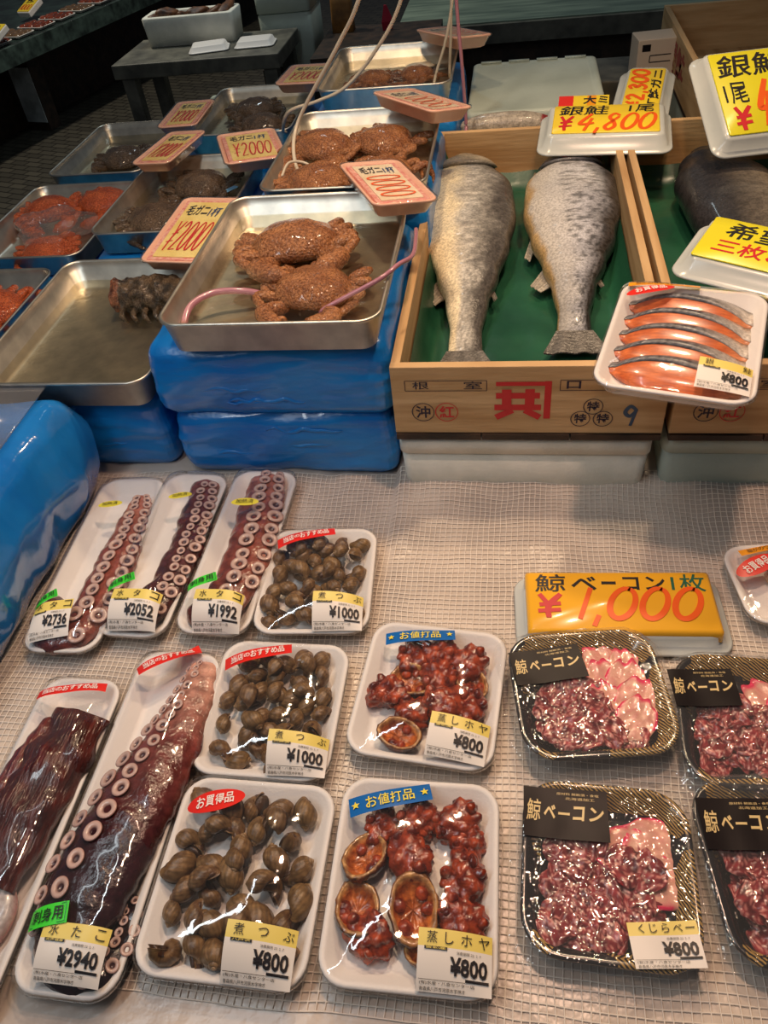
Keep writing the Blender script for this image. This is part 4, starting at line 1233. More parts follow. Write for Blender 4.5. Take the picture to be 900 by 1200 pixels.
# small packaged label behind the 4,800 card
rt = thing('small_price_card', 'small card with red and yellow stripes behind the 4,800 card', 'price card', (0.138, 1.755, 0.925), -5); rt.rotation_euler = (R(18), 0, R(-5))
for nm, x0, x1, m in (('red_panel', -0.05, -0.02, STREDD), ('yellow_panel', -0.02, 0.008, CARDYEL), ('orange_panel', 0.008, 0.026, STORANGE), ('yellow_panel', 0.026, 0.052, CARDYEL)):
    mb = MB(); mb.box(x0, -0.04, 0, x1, 0.04, 0.006); mb.build(nm, m, rt, smooth=False)
mb = MB(); text_in(mb, '大ミ', 0.0, 0.012, 0.05, 0.038, 0.03); place(mb, lambda x, y: (x, y, 0.0065)); mb.build('lettering', INK, rt, smooth=False)
mb = MB()
# small printed box behind
rt = thing('cardboard_box', 'small pale printed box behind the sideways yellow card', 'box', (0.335, 2.20, 0.86), 6)
mb = MB(); mb.box(-0.05, -0.04, 0, 0.05, 0.04, 0.085); cb_ = mb.build('carton', mat('pale_carton', srgb(206, 190, 170), 0.5), rt, smooth=False, bevel=0.002)
mb = MB(); stroke(mb, [(-0.02, 0.05), (0.03, 0.05)], 0.003); stroke(mb, [(-0.02, 0.036), (0.03, 0.036)], 0.003); stroke(mb, [(-0.02, 0.036), (-0.02, 0.05)], 0.003); mb.box(-0.04, 0.06, 0, -0.02, 0.075, 0)
place(mb, lambda x, y: (x, -0.0404, y)); mb.build('print', INK, cb_, smooth=False)
mb = MB(); mb.box(0, 0, 0, 0.21, 0.2, 0.155); o = mb.build('storage_box', GREYWOOD, smooth=False, bevel=0.004); o.location = (0.17, 2.165, 0.7035); tag(o, 'grey box behind the open styrofoam box carrying the small carton', 'box')


# ================================================================== OCTOPUS PACKS
def sucker_mesh():
    mb = MB(); prof = [(0.52, -0.55), (0.80, 0.02), (1.0, 0.22), (0.98, 0.36), (0.80, 0.42), (0.58, 0.34), (0.42, 0.18), (0.34, 0.05), (0.22, -0.12), (0.0001, -0.16)]; n = 20; rings = []; C = []
    for r0, z in prof:
        rings.append([(r0 * math.cos(2 * PI * i / n), r0 * math.sin(2 * PI * i / n), z) for i in range(n)])
        d = r0 if z > 0 else 0.2
        c = (0.46, 0.27, 0.23) if r0 > 0.9 else (0.60, 0.43, 0.37) if r0 > 0.5 else (0.36, 0.22, 0.19) if r0 > 0.38 else (0.07, 0.03, 0.035)
        C += [c] * n
    C[:n] = [(0.25, 0.08, 0.07)] * n
    loft(mb, rings, cap0=False, cap1=True, col=C)
    return mb


SM = sucker_mesh(); SUCK0 = [None]


def sucker(parent, p, nrm, r, rnd):
    if SUCK0[0] is None:
        o = SM.build('sucker', SUCK, parent, vcol=True); SUCK0[0] = o
    else:
        o = SUCK0[0].copy(); COL.objects.link(o); o.parent = parent
    q = Vector(nrm).to_track_quat('Z', 'Y').to_matrix().to_4x4()
    o.matrix_local = Matrix.Translation(p) @ q @ Matrix.Diagonal((r, r * rnd.uniform(0.85, 1.05), r * 0.75, 1))


def tentacle(M, path, rad, label, tones, rows, seed, m=90, z0=0.004, name='octopus_tentacle', group='octopus arms in foam packs', rough=0.004):
    rnd = random.Random(seed); root = thing(name, label, 'octopus', (0, 0, 0), 0, group); root.matrix_world = M
    n = len(path); rad = [(ra, rb * 0.72) for ra, rb in rad]; P3 = [(x, y, z0 + rb * 0.95) for (x, y), (ra, rb) in zip(path, rad)]
    mb = MB()
    ys = [p[1] for p in path]

    fr0 = []

    def col(v):
        return (1, 1, 1)
    fr = sweep(mb, P3, rad, m, 24, 0, None, rough, 70, seed)
    C = []
    for j in range(m):
        t = j / (m - 1)
        for i in range(24):
            a = 2 * PI * i / 24; c = tones(t, math.cos(a), math.sin(a)); g = 1 + 0.25 * nz(t * 30 + seed, a * 2, 0); C.append(tuple(x * g for x in c))
    mb.C = C
    body = mb.build('flesh', DARKSKIN, root, vcol=True)
    for (t0, t1, phi, scale, gap, flat) in rows:
        s = 0.0; j = int(t0 * (m - 1)); nextd = 0.0
        acc = 0.0; want = 0.0
        for j in range(int(t0 * (m - 1)), int(t1 * (m - 1))):
            acc += (fr[j + 1][0] - fr[j][0]).length
            if acc >= want:
                p, T, S, U, ra, rb = fr[j]; a = R(phi + rnd.uniform(-5, 5)); r = scale * ra * rnd.uniform(0.88, 1.08)
                pos = p + S * (ra * math.cos(a)) + U * (rb * math.sin(a)); nr = (S * math.cos(a) / ra + U * math.sin(a) / rb).normalized(); nr = (nr + Vector((0, 0, flat))).normalized()
                sucker(root, pos + nr * r * 0.12, nr, r, rnd); want = acc + r * 2 * gap
    return root


PALE = srgb(206, 150, 128)


def tone_a(t, c, s):   # brown red arm with a paler tip end
    k = lerp3(srgb(196, 128, 104), srgb(136, 66, 54), t / 0.25); k = lerp3(k, srgb(96, 40, 34), (t - 0.45) / 0.3)
    return lerp3(k, srgb(186, 116, 96), max(0, -c) * 0.35 if t < 0.6 else 0)


def tone_b(t, c, s):
    k = lerp3(srgb(150, 86, 72), srgb(86, 36, 36), t / 0.2); return lerp3(k, srgb(58, 24, 26), (t - 0.4) / 0.3)


def tone_big(t, c, s):
    k = lerp3(srgb(222, 168, 146), srgb(128, 62, 56), (t - 0.03) / 0.16); k = lerp3(k, srgb(52, 20, 26), (t - 0.2) / 0.2)
    return lerp3(k, srgb(30, 12, 18), (t - 0.45) / 0.3)


# --- 2736
r_, f, M = pack('octopus_pack', 'foam pack with 2736 price label beside the blue bag', (-0.567, 0.665), 0.105, 0.325, 2, 0.026, ex=(4.0, 9.0), seed=1.0, group='wrapped seafood packs')
price_label(r_, (-0.012, -0.128, 0.055, 0.050, 8), f, '水タコ', '\u00a52736', '北海道産')
sticker(r_, (-0.030, -0.098, 0.034, 0.014, 28), f, '刺身用', STGREEN, INK, bold=0.01, dz=0.0022, border=INKGREEN)
sticker(r_, (-0.002, 0.076, 0.036, 0.013, 8), f, '加熱済', STYEL, INK, oval=True, bold=0.0, name='round_sticker')
tentacle(M, [(0.016, 0.130), (0.024, 0.070), (0.026, 0.010), (0.026, -0.050), (0.022, -0.100), (0.008, -0.126), (-0.012, -0.126), (-0.020, -0.100), (-0.014, -0.088)],
         [(0.015, 0.011), (0.024, 0.016), (0.028, 0.019), (0.031, 0.021), (0.031, 0.021), (0.032, 0.021), (0.035, 0.022), (0.035, 0.021), (0.026, 0.015)],
         'brown red octopus arm in the 2736 pack, curled at its thick end', tone_a, [(0.04, 0.66, 84, 0.36, 0.92, 0.6), (0.03, 0.64, 136, 0.35, 0.92, 0.5)], 1)
# --- 2052
r_, f, M = pack('octopus_pack', 'foam pack with 2052 price label, middle of the three octopus packs', (-0.475, 0.686), 0.100, 0.308, -1, 0.031, ex=(4.0, 9.0), seed=2.0, group='wrapped seafood packs')
price_label(r_, (0.008, -0.127, 0.064, 0.048, 2), f, '水タコ', '\u00a52052', '北海道産')
sticker(r_, (-0.020, -0.092, 0.038, 0.014, 28), f, '刺身用', STGREEN, INK, bold=0.01, dz=0.0022, border=INKGREEN)
sticker(r_, (0.006, 0.071, 0.034, 0.012, 16), f, '加熱済', STYEL, INK, oval=True, bold=0.0, name='round_sticker')
tentacle(M, [(0.010, 0.145), (0.020, 0.085), (0.026, 0.020), (0.026, -0.045), (0.018, -0.095), (-0.002, -0.118), (-0.018, -0.112), (-0.020, -0.092)],
         [(0.020, 0.013), (0.025, 0.017), (0.026, 0.018), (0.026, 0.019), (0.027, 0.019), (0.025, 0.017), (0.022, 0.015), (0.013, 0.009)],
         'dark purple octopus arm in the 2052 pack, narrow suckers along its side', tone_b, [(0.06, 0.62, 96, 0.29, 0.9, 0.4), (0.06, 0.95, 138, 0.32, 0.92, 0.4), (0.60, 0.95, 60, 0.25, 1.0, 0.3)], 2)
# --- 1992
r_, f, M = pack('octopus_pack', 'foam pack with 1992 price label, right of the three octopus packs', (-0.367, 0.695), 0.100, 0.308, -1, 0.031, ex=(4.0, 9.0), seed=3.0, group='wrapped seafood packs')
price_label(r_, (0.010, -0.131, 0.062, 0.047, 2), f, '水タコ', '\u00a51992', '北海道産')
sticker(r_, (-0.018, -0.096, 0.040, 0.014, 24), f, '刺身用', STGREEN, INK, bold=0.01, dz=0.0022, border=INKGREEN)
sticker(r_, (-0.001, 0.051, 0.040, 0.015, 4), f, '加熱済', STYEL, INK, oval=True, bold=0.0, name='round_sticker')
tentacle(M, [(0.000, 0.148), (0.006, 0.090), (0.012, 0.030), (0.014, -0.035), (0.008, -0.088), (-0.008, -0.116), (-0.020, -0.114), (-0.022, -0.095)],
         [(0.026, 0.015), (0.031, 0.019), (0.034, 0.021), (0.034, 0.021), (0.031, 0.021), (0.026, 0.018), (0.023, 0.016), (0.013, 0.011)],
         'reddish brown octopus arm in the 1992 pack, large pale suckers on its right', tone_a, [(0.03, 0.66, 92, 0.33, 0.9, 0.6), (0.03, 0.70, 140, 0.33, 0.92, 0.5), (0.74, 0.98, 60, 0.30, 1.0, 0.3)], 3)
# --- 2940
r_, f, M = pack('octopus_pack', 'long foam pack with 2940 price label at the front left', (-0.392, 0.325), 0.106, 0.374, 0, 0.026, ex=(4.0, 9.0), seed=4.0, group='wrapped seafood packs')
price_label(r_, (0.008, -0.156, 0.064, 0.046, 0), f, '水たこ', '\u00a52940', '北海道産')
sticker(r_, (-0.024, -0.129, 0.040, 0.019, 14), f, '刺身用', STGREEN, INK, bold=0.01, dz=0.0022, border=INKGREEN)
sticker(r_, (-0.008, 0.166, 0.076, 0.018, 38), f, '当店のおすすめ品', STREDD, WHITEINK, bold=0.014)
tentacle(M, [(0.034, 0.176), (0.031, 0.120), (0.024, 0.060), (0.014, 0.000), (0.002, -0.055), (-0.008, -0.105), (-0.006, -0.145), (0.022, -0.162), (0.042, -0.140), (0.040, -0.108), (0.022, -0.095)],
         [(0.020, 0.015), (0.026, 0.020), (0.035, 0.026), (0.043, 0.032), (0.046, 0.033), (0.043, 0.029), (0.033, 0.023), (0.022, 0.017), (0.016, 0.013), (0.013, 0.009), (0.007, 0.006)],
         'large dark purple octopus arm with pale suckers in the 2940 pack', tone_big, [(0.02, 0.66, 70, 0.235, 1.06, 0.6), (0.02, 0.66, 30, 0.235, 1.06, 0.6), (0.70, 0.99, 60, 0.38, 1.0, 0.2), (0.72, 0.99, 110, 0.32, 1.0, 0.2)], 4, m=120)
# --- dark piece at the left
r_, f, M = pack('octopus_pack', 'foam pack with red sticker and dark brown meat at the left edge', (-0.503, 0.285), 0.102, 0.365, 0, 0.026, ex=(4.0, 9.0), seed=5.0, group='wrapped seafood packs')
sticker(r_, (0.000, 0.153, 0.080, 0.013, 14), f, '当店のおすすめ品', STREDD, WHITEINK, bold=0.014)
price_label(r_, (0.005, -0.150, 0.064, 0.046, 0), f, '水たこ', '\u00a52940', '北海道産')
rt = thing('octopus_piece', 'dark red brown slab of octopus with one big cut sucker at the left edge', 'octopus', (0, 0, 0), 0, 'octopus arms in foam packs'); rt.matrix_world = M
mb = MB()
sweep(mb, [(0.020, 0.128, 0.026), (0.012, 0.070, 0.027), (0.000, 0.010, 0.026), (-0.012, -0.060, 0.024)], [(0.036, 0.016), (0.040, 0.022), (0.042, 0.022), (0.040, 0.018)], 70, 40, 0, lambda v: lerp3(srgb(96, 36, 28), srgb(56, 20, 18), 0.5 + nz(v[0] * 160, v[1] * 24, v[2] * 60)), 0.006, 45, 3, roundend=False)
sweep(mb, [(-0.012, 0.120, 0.03), (-0.026, 0.05, 0.034), (-0.034, -0.02, 0.03)], [(0.010, 0.008), (0.013, 0.010), (0.010, 0.008)], 40, 14, 0, srgb(110, 40, 32), 0.005, 70, 5)
mb.build('flesh', mat('vcol_fibrous', vcol=True, rough=0.25, noise_scale=60, color2=(0.55, 0.5, 0.5), stretch=(4, 0.4, 2), bump=0.8, bump_scale=70, coat=0.4), rt, vcol=True)
mb = MB()
loft(mb, [[(0.002 + r0 * math.cos(2 * PI * i / 32), -0.088 + r0 * 1.15 * math.sin(2 * PI * i / 32), z) for i in range(32)] for r0, z in ((0.030, 0.006), (0.033, 0.016), (0.031, 0.024), (0.029, 0.026), (0.008, 0.0262), (0.006, 0.024), (0.003, 0.0235))],
     col=[c for c in ((0.25, 0.08, 0.07), (0.35, 0.14, 0.12), (0.5, 0.44, 0.42), (0.52, 0.48, 0.46), (0.48, 0.45, 0.44), (0.34, 0.30, 0.3), (0.2, 0.16, 0.16)) for _ in range(32)])
mb.build('cut_sucker', SUCK, rt, vcol=True)


# ================================================================== WHELKS
def whelk_parts(seed, broken=False):
    rnd = random.Random(seed); T = 2 * PI * 3.6; kk = math.log(1 / 0.44) / (2 * PI); n, m = 18, 150; rings = []; C = []
    c0 = lerp3(srgb(122, 92, 56), srgb(104, 72, 46), seed % 3 / 2)
    zs = []
    for j in range(m):
        th = T * j / (m - 1); s = math.exp(kk * (th - T)); ring = []
        for i in range(n):
            ph = 2 * PI * i / n; rr_ = s * (0.46 + 0.54 * math.cos(ph)); z = -s * 1.30 + s * 0.92 * math.sin(ph) * (1 - 0.12 * math.cos(ph))
            g = 1 + 0.03 * math.sin(th * 9 + seed)
            ring.append((rr_ * g * math.cos(th), rr_ * g * math.sin(th), z))
            k = 1 - s
            band = 0.5 + 0.5 * math.sin(math.sin(ph) * 9 + 0.6 * math.sin(th * 3)); gl = 0.80 + 0.20 * math.sin(th * 23 + 1.5 * math.sin(ph * 2)); cc = tuple(x * gl for x in lerp3(c0, srgb(172, 138, 92), band * 0.6))
            C.append(lerp3(cc, srgb(206, 176, 140), max(0, (k - 0.66) / 0.22)))
        rings.append(ring)
    sc0 = 0.0142
    rings = [[(x * sc0, y * sc0, (z + 1.05) * sc0 * 1.02) for x, y, z in r] for r in rings]
    mb = MB(); loft(mb, rings, cap0=True, cap1=False, col=C)
    # inner lip: the aperture turns inwards so the shell has thickness
    last = rings[-1]; cx = sum(v[0] for v in last) / n; cy = sum(v[1] for v in last) / n; cz = sum(v[2] for v in last) / n
    inn = [[(cx + (v[0] - cx) * k, cy + (v[1] - cy) * k - d, cz + (v[2] - cz) * k) for v in last] for k, d in ((1, 0), (0.86, 0.0002), (0.82, -0.002), (0.7, -0.006))]
    loft(mb, inn, cap0=False, cap1=True, col=[srgb(196, 168, 130)] * n + [srgb(150, 116, 80)] * n + [srgb(70, 46, 32)] * (2 * n))
    ob = MB(); fl = [[(cx + (v[0] - cx) * k, cy + (v[1] - cy) * k + d, cz + (v[2] - cz) * k) for v in last] for k, d in ((0.80, -0.003), (0.72, 0.0004 if not broken else 0.004), (0.4, 0.0012 if not broken else 0.007))]
    loft(ob, fl, col=lambda v: lerp3(srgb(44, 30, 22), srgb(84, 58, 40), 0.5 + nz(v[0] * 500, v[1] * 500, v[2] * 500)))
    return mb, ob


WK = []
for q in range(4):
    a, b_ = whelk_parts(q + 1, q % 2 == 1)
    WK.append((a, b_))
WFIRST = {}


def whelk(M, x, y, z, e, kind, label, group, s):
    if kind not in WFIRST:
        root = bpy.data.objects.new('whelk', None); COL.objects.link(root); root.empty_display_size = 0.01
        k1 = WK[kind][0].build('shell', WHELKM, root, vcol=True); k2 = WK[kind][1].build('flesh', WHELKM, root, vcol=True); WFIRST[kind] = (root, [k1, k2])
    else:
        root = dup(WFIRST[kind][0], WFIRST[kind][1])
    put(root, M, x, y, z, *e, s)
    tag(root, label, 'shellfish', group)


def whelk_pack(c, w_, l_, rot, title, price, lab_spec, st, label, wl, seed, B=0.024, oval=False, scale=1.0, x0=0.0, y0=0.0, reg=(0.76, 0.78), count=40, holes=()):
    r_, f, M = pack('whelk_pack', label, c, w_, l_, rot, B, seed=seed, group='wrapped seafood packs')
    price_label(r_, lab_spec, f, title, price, '八戸港')
    sticker(r_, st, f, 'お買得品' if oval else '当店のおすすめ品', STREDD, WHITEINK, oval=oval, bold=0.014)
    rnd = random.Random(int(seed * 10)); pts = []
    tries = 0
    while len(pts) < count and tries < 9000:
        tries += 1
        x = x0 + rnd.uniform(-1, 1) * reg[0] * w_ / 2; y = y0 + rnd.uniform(-1, 1) * reg[1] * l_ / 2
        if any((x - a) ** 2 + (y - b) ** 2 < (0.0200 * scale) ** 2 for a, b in pts):
            continue
        if any((x - a) ** 2 + (y - b) ** 2 < rr_ ** 2 for a, b, rr_ in holes):
            continue
        pts.append((x, y))
    for i, (x, y) in enumerate(pts):
        e = (PI / 2 + rnd.uniform(-0.5, 0.5) if rnd.random() < 0.85 else PI + rnd.uniform(-0.7, 0.7), rnd.uniform(-1.5, 1.5), rnd.uniform(0, 2 * PI))
        whelk(M, x, y, 0.0150 + rnd.uniform(0, 0.006), e, i % 4, 'brown boiled whelk in the ' + wl, 'whelks in the ' + wl, scale * rnd.uniform(0.88, 1.12))
    top = []
    for q in range(4000):
        if len(top) >= 11:
            break
        x = x0 + rnd.uniform(-0.55, 0.55) * reg[0] * w_ / 2; y = y0 + rnd.uniform(-0.7, 0.8) * reg[1] * l_ / 2
        if all((x - a) ** 2 + (y - b) ** 2 > (0.030 * scale) ** 2 for a, b in top):
            top.append((x, y)); e = (PI / 2 + rnd.uniform(-0.6, 0.6), rnd.uniform(-1.5, 1.5), rnd.uniform(0, 2 * PI))
            whelk(M, x, y, 0.030, e, q % 4, 'brown boiled whelk in the ' + wl, 'whelks in the ' + wl, scale * rnd.uniform(0.85, 1.05))
    return r_


whelk_pack((-0.2465, 0.639), 0.150, 0.180, 3.5, '煮つぶ', '\u00a51000', (0.036, -0.066, 0.062, 0.046, 1), (-0.020, 0.058, 0.080, 0.021, 14), 'foam pack of whelks with 1000 label beside the octopus packs', 'rear whelk pack beside the 1992 octopus pack', 6.0, count=46)
whelk_pack((-0.262, 0.446), 0.158, 0.176, 0, '煮つぶ', '\u00a51000', (0.044, -0.064, 0.064, 0.043, 2), (-0.028, 0.055, 0.082, 0.019, 17), 'foam pack of whelks with 1000 label, middle of the three whelk packs', 'middle whelk pack with red strip sticker', 7.0, count=46)
whelk_pack((-0.252, 0.259), 0.166, 0.192, 0, '煮つぶ', '\u00a5800', (0.040, -0.072, 0.064, 0.047, 0), (-0.038, 0.062, 0.062, 0.026, 14), 'foam pack of whelks with oval red sticker and 800 label at the front', 'front whelk pack with oval red sticker', 8.0, oval=True, scale=1.12, count=40)


# ================================================================== SEA SQUIRTS
def hoya_chunk(seed, half=False):
    rnd = random.Random(seed); mb = MB()
    o1, o2 = srgb(104, 30, 20), srgb(196, 84, 44)

    def col(v):
        return lerp3(o1, o2, 0.5 + 0.9 * nz(v[0] * 110 + seed, v[1] * 110, v[2] * 110))
    if half:
        # a cut-open half: bowl with thick dark rind, pale rim and orange inside
        n = 40; prof = [(0.2, 0.0), (0.75, 0.10), (1.0, 0.55), (1.02, 0.95), (0.94, 1.02), (0.84, 0.98), (0.76, 0.6), (0.5, 0.42), (0.001, 0.38)]; rings = []; C = []
        for j, (r0, z) in enumerate(prof):
            ring = []
            for i in range(n):
                a = 2 * PI * i / n; k = 1 + 0.14 * nz(math.cos(a) * 1.6 + seed, math.sin(a) * 1.6, z) + (0.08 * nz(math.cos(a) * 5 + seed, math.sin(a) * 5, z * 4) if j < 4 else 0.04 * nz(math.cos(a) * 8, math.sin(a) * 8, j))
                ring.append((0.021 * r0 * k * math.cos(a), 0.027 * r0 * k * math.sin(a), 0.020 * z + (0.003 * nz(a * 3, seed, j) if j > 5 else 0)))
                if j < 4:
                    C.append(lerp3(srgb(34, 22, 16), srgb(120, 58, 30), 0.5 + nz(a * 4 + seed, z * 6, 1)))
                elif j < 6:
                    C.append(lerp3(srgb(214, 168, 104), srgb(150, 92, 50), 0.4 + nz(a * 6, seed, 1)))
                else:
                    C.append(lerp3(srgb(176, 84, 30), srgb(222, 130, 60), 0.5 + nz(a * 5 + seed, j, 3)))
            rings.append(ring)
        loft(mb, rings, col=C)
        for q in range(5):
            a = rnd.uniform(0, 6.28); blob(mb, (0.012 * math.cos(a), 0.016 * math.sin(a), 0.011), 0.006, 0.006, 0.005, q + seed, 0.3, 150, 12, 8, 0, col)
    else:
        blob(mb, (0, 0, 0.012), 0.020, 0.026, 0.014, seed, 0.35, 45, 44, 26, 0, col, lump=(0.55, 95))
        for q in range(9):
            a = rnd.uniform(0, 6.28); r0 = rnd.uniform(0.4, 0.95)
            blob(mb, (0.020 * r0 * math.cos(a), 0.026 * r0 * math.sin(a), 0.015 + rnd.uniform(-0.004, 0.008)), *(rnd.uniform(0.004, 0.0075) for _ in range(3)), q + seed, 0.3, 160, 12, 8, 0, col)
    return mb


HK = {}


def hoya(M, kind, x, y, z, e, s, label, group):
    if kind not in HK:
        o = hoya_chunk(10 + abs(kind), kind < 0).build('sea_squirt_piece', HOYAM, vcol=True); HK[kind] = o
    else:
        o = HK[kind].copy(); COL.objects.link(o)
    put(o, M, x, y, z, *e, s); tag(o, label, 'sea squirt', group)


r_, f, M = pack('sea_squirt_pack', 'foam pack of sea squirt with blue sticker, behind the front one', (-0.084, 0.478), 0.164, 0.180, -5, 0.017, seed=9.0, group='wrapped seafood packs')
price_label(r_, (0.042, -0.061, 0.064, 0.046, -2), f, '蒸しホヤ', '\u00a5800', '宮城産')
sticker(r_, (-0.021, 0.063, 0.083, 0.019, 12), f, 'お値打品', STBLUE, YELLOWINK, bold=0.008, stars=True)
for i, (k, x, y, rz, s) in enumerate([(1, -0.03, 0.045, 0.3, 0.95), (2, 0.005, 0.052, 1.2, 0.95), (3, 0.038, 0.045, 2.0, 1.0), (-1, 0.045, 0.018, 0.6, 0.85), (2, 0.010, 0.020, 2.4, 1.0), (-2, -0.020, 0.012, 1.3, 1.0), (1, 0.045, -0.012, 0.1, 1.0),
                                      (3, 0.020, -0.016, 1.7, 1.0), (1, -0.045, -0.008, 2.2, 0.95), (2, -0.012, -0.030, 0.4, 0.9), (-1, -0.025, -0.060, 1.5, 0.9), (3, 0.045, -0.045, 0.2, 0.9)]):
    hoya(M, k, x, y, 0.004 + (0.004 if i % 3 == 1 else 0), (0.15 * math.sin(i * 2.1), 0.15 * math.cos(i * 1.7), rz), s, 'red orange piece of steamed sea squirt in the rear sea squirt pack', 'sea squirt in the rear pack')
r_, f, M = pack('sea_squirt_pack', 'foam pack of sea squirt with blue sticker and 800 label at the front', (-0.0815, 0.271), 0.162, 0.196, 0.8, 0.017, seed=10.0, group='wrapped seafood packs')
price_label(r_, (0.043, -0.072, 0.065, 0.047, 0), f, '蒸しホヤ', '\u00a5800', '宮城産')
sticker(r_, (-0.029, 0.070, 0.085, 0.021, 15), f, 'お値打品', STBLUE, YELLOWINK, bold=0.008, stars=True)
for i, (k, x, y, rz, s) in enumerate([(1, -0.040, 0.050, 0.3, 0.85), (2, 0.000, 0.058, 1.5, 0.9), (3, 0.040, 0.060, 2.0, 0.95), (2, 0.050, 0.040, 0.6, 0.8), (-1, -0.048, 0.012, 2.7, 0.95), (3, -0.005, 0.020, 0.4, 1.05), (1, 0.047, 0.004, 0.2, 1.0),
                                      (-2, 0.000, -0.026, 0.1, 1.15), (-1, -0.052, -0.034, 0.2, 1.0), (2, -0.034, -0.052, 0.8, 0.95), (3, 0.046, -0.032, 1.1, 0.9), (-2, 0.018, -0.064, 1.4, 0.75)]):
    hoya(M, k, x, y, 0.004 + (0.003 if i % 3 == 1 else 0), (0.18 * math.sin(i * 2.1), 0.18 * math.cos(i * 1.7), rz), s, 'orange piece of steamed sea squirt in the front sea squirt pack', 'sea squirt in the front pack')


# ================================================================== WHALE BACON PACKS
def sheet_piece(seed, a, b, kind):
    """thin wavy slice; fat slices are cream with a pink rind, red ones marbled"""
    rnd = random.Random(seed); nu, nv = 22, 14; V = []; C = []
    for s in (1, -1):
        for j in range(nv + 1):
            for i in range(nu + 1):
                u, v = -1 + 2 * i / nu, -1 + 2 * j / nv
                wv = 1 + 0.10 * math.sin(u * 7 + seed) * (v > 0.4) + 0.12 * nz(u * 2 + seed, v * 2, 1)
                x = a * u * math.sqrt(max(0.04, 1 - 0.55 * v * v)) * (1 + 0.06 * nz(v * 3, seed, 4)); y = b * v * wv * math.sqrt(max(0.06, 1 - 0.5 * u * u))
                z = (0.0026 if kind == 'fat' else 0.004) * nz(u * 2.2 + seed, v * 2.2, 2) + (0.0022 * nz(u * 4 + seed, v * 4, 3) if kind != 'fat' else 0.001 * nz(u * 5, v * 5, seed)) + s * 0.0012 * (1 if max(abs(u), abs(v)) < 0.99 else 0.05)
                V.append((x, y, z))
                if kind == 'fat':
                    e = max(v + 0.05 * nz(u * 6 + seed, 0, 1), abs(u) - 0.04 if v > -0.3 else 0)
                    c = lerp3(srgb(232, 184, 160), srgb(222, 150, 140), 0.5 + nz(u * 4, v * 4, seed)); c = lerp3(c, srgb(226, 38, 92), (e - 0.74) / 0.13)
                else:
                    t = nz(u * 3 + seed, v * 3, 5); c = lerp3(srgb(84, 22, 28), srgb(168, 62, 66), 0.5 + t)
                    if abs(nz(u * 5 + seed, v * 5, 8)) < 0.05:
                        c = srgb(226, 150, 140)
                C.append(c)
    st = (nu + 1) * (nv + 1); F = []
    for j in range(nv):
        for i in range(nu):
            f = (j * (nu + 1) + i, j * (nu + 1) + i + 1, (j + 1) * (nu + 1) + i + 1, (j + 1) * (nu + 1) + i)
            F += [f, tuple(st + q for q in reversed(f))]
    bd = [i for i in range(nu + 1)] + [j * (nu + 1) + nu for j in range(1, nv + 1)] + [nv * (nu + 1) + i for i in range(nu - 1, -1, -1)] + [j * (nu + 1) for j in range(nv - 1, 0, -1)]
    for q in range(len(bd)):
        p, r_ = bd[q], bd[(q + 1) % len(bd)]; F.append((r_, p, st + p, st + r_))
    mb = MB(); mb.add(V, F, 0, C)
    return mb


SL = {}


def slice_(M, kind, q, x, y, z, e, s, label, group, aspect=None):
    k = (kind, q, aspect)
    if k not in SL:
        a, b = aspect or ((0.026, 0.033) if kind == 'fat' else (0.021, 0.016))
        o = sheet_piece(q * 13 + 5, a, b, kind).build('bacon_slice', FATM if kind == 'fat' else MEATM, vcol=True); SL[k] = o
    else:
        o = SL[k].copy(); COL.objects.link(o)
    put(o, M, x, y, z, *e, s); tag(o, label, 'meat slice', group)


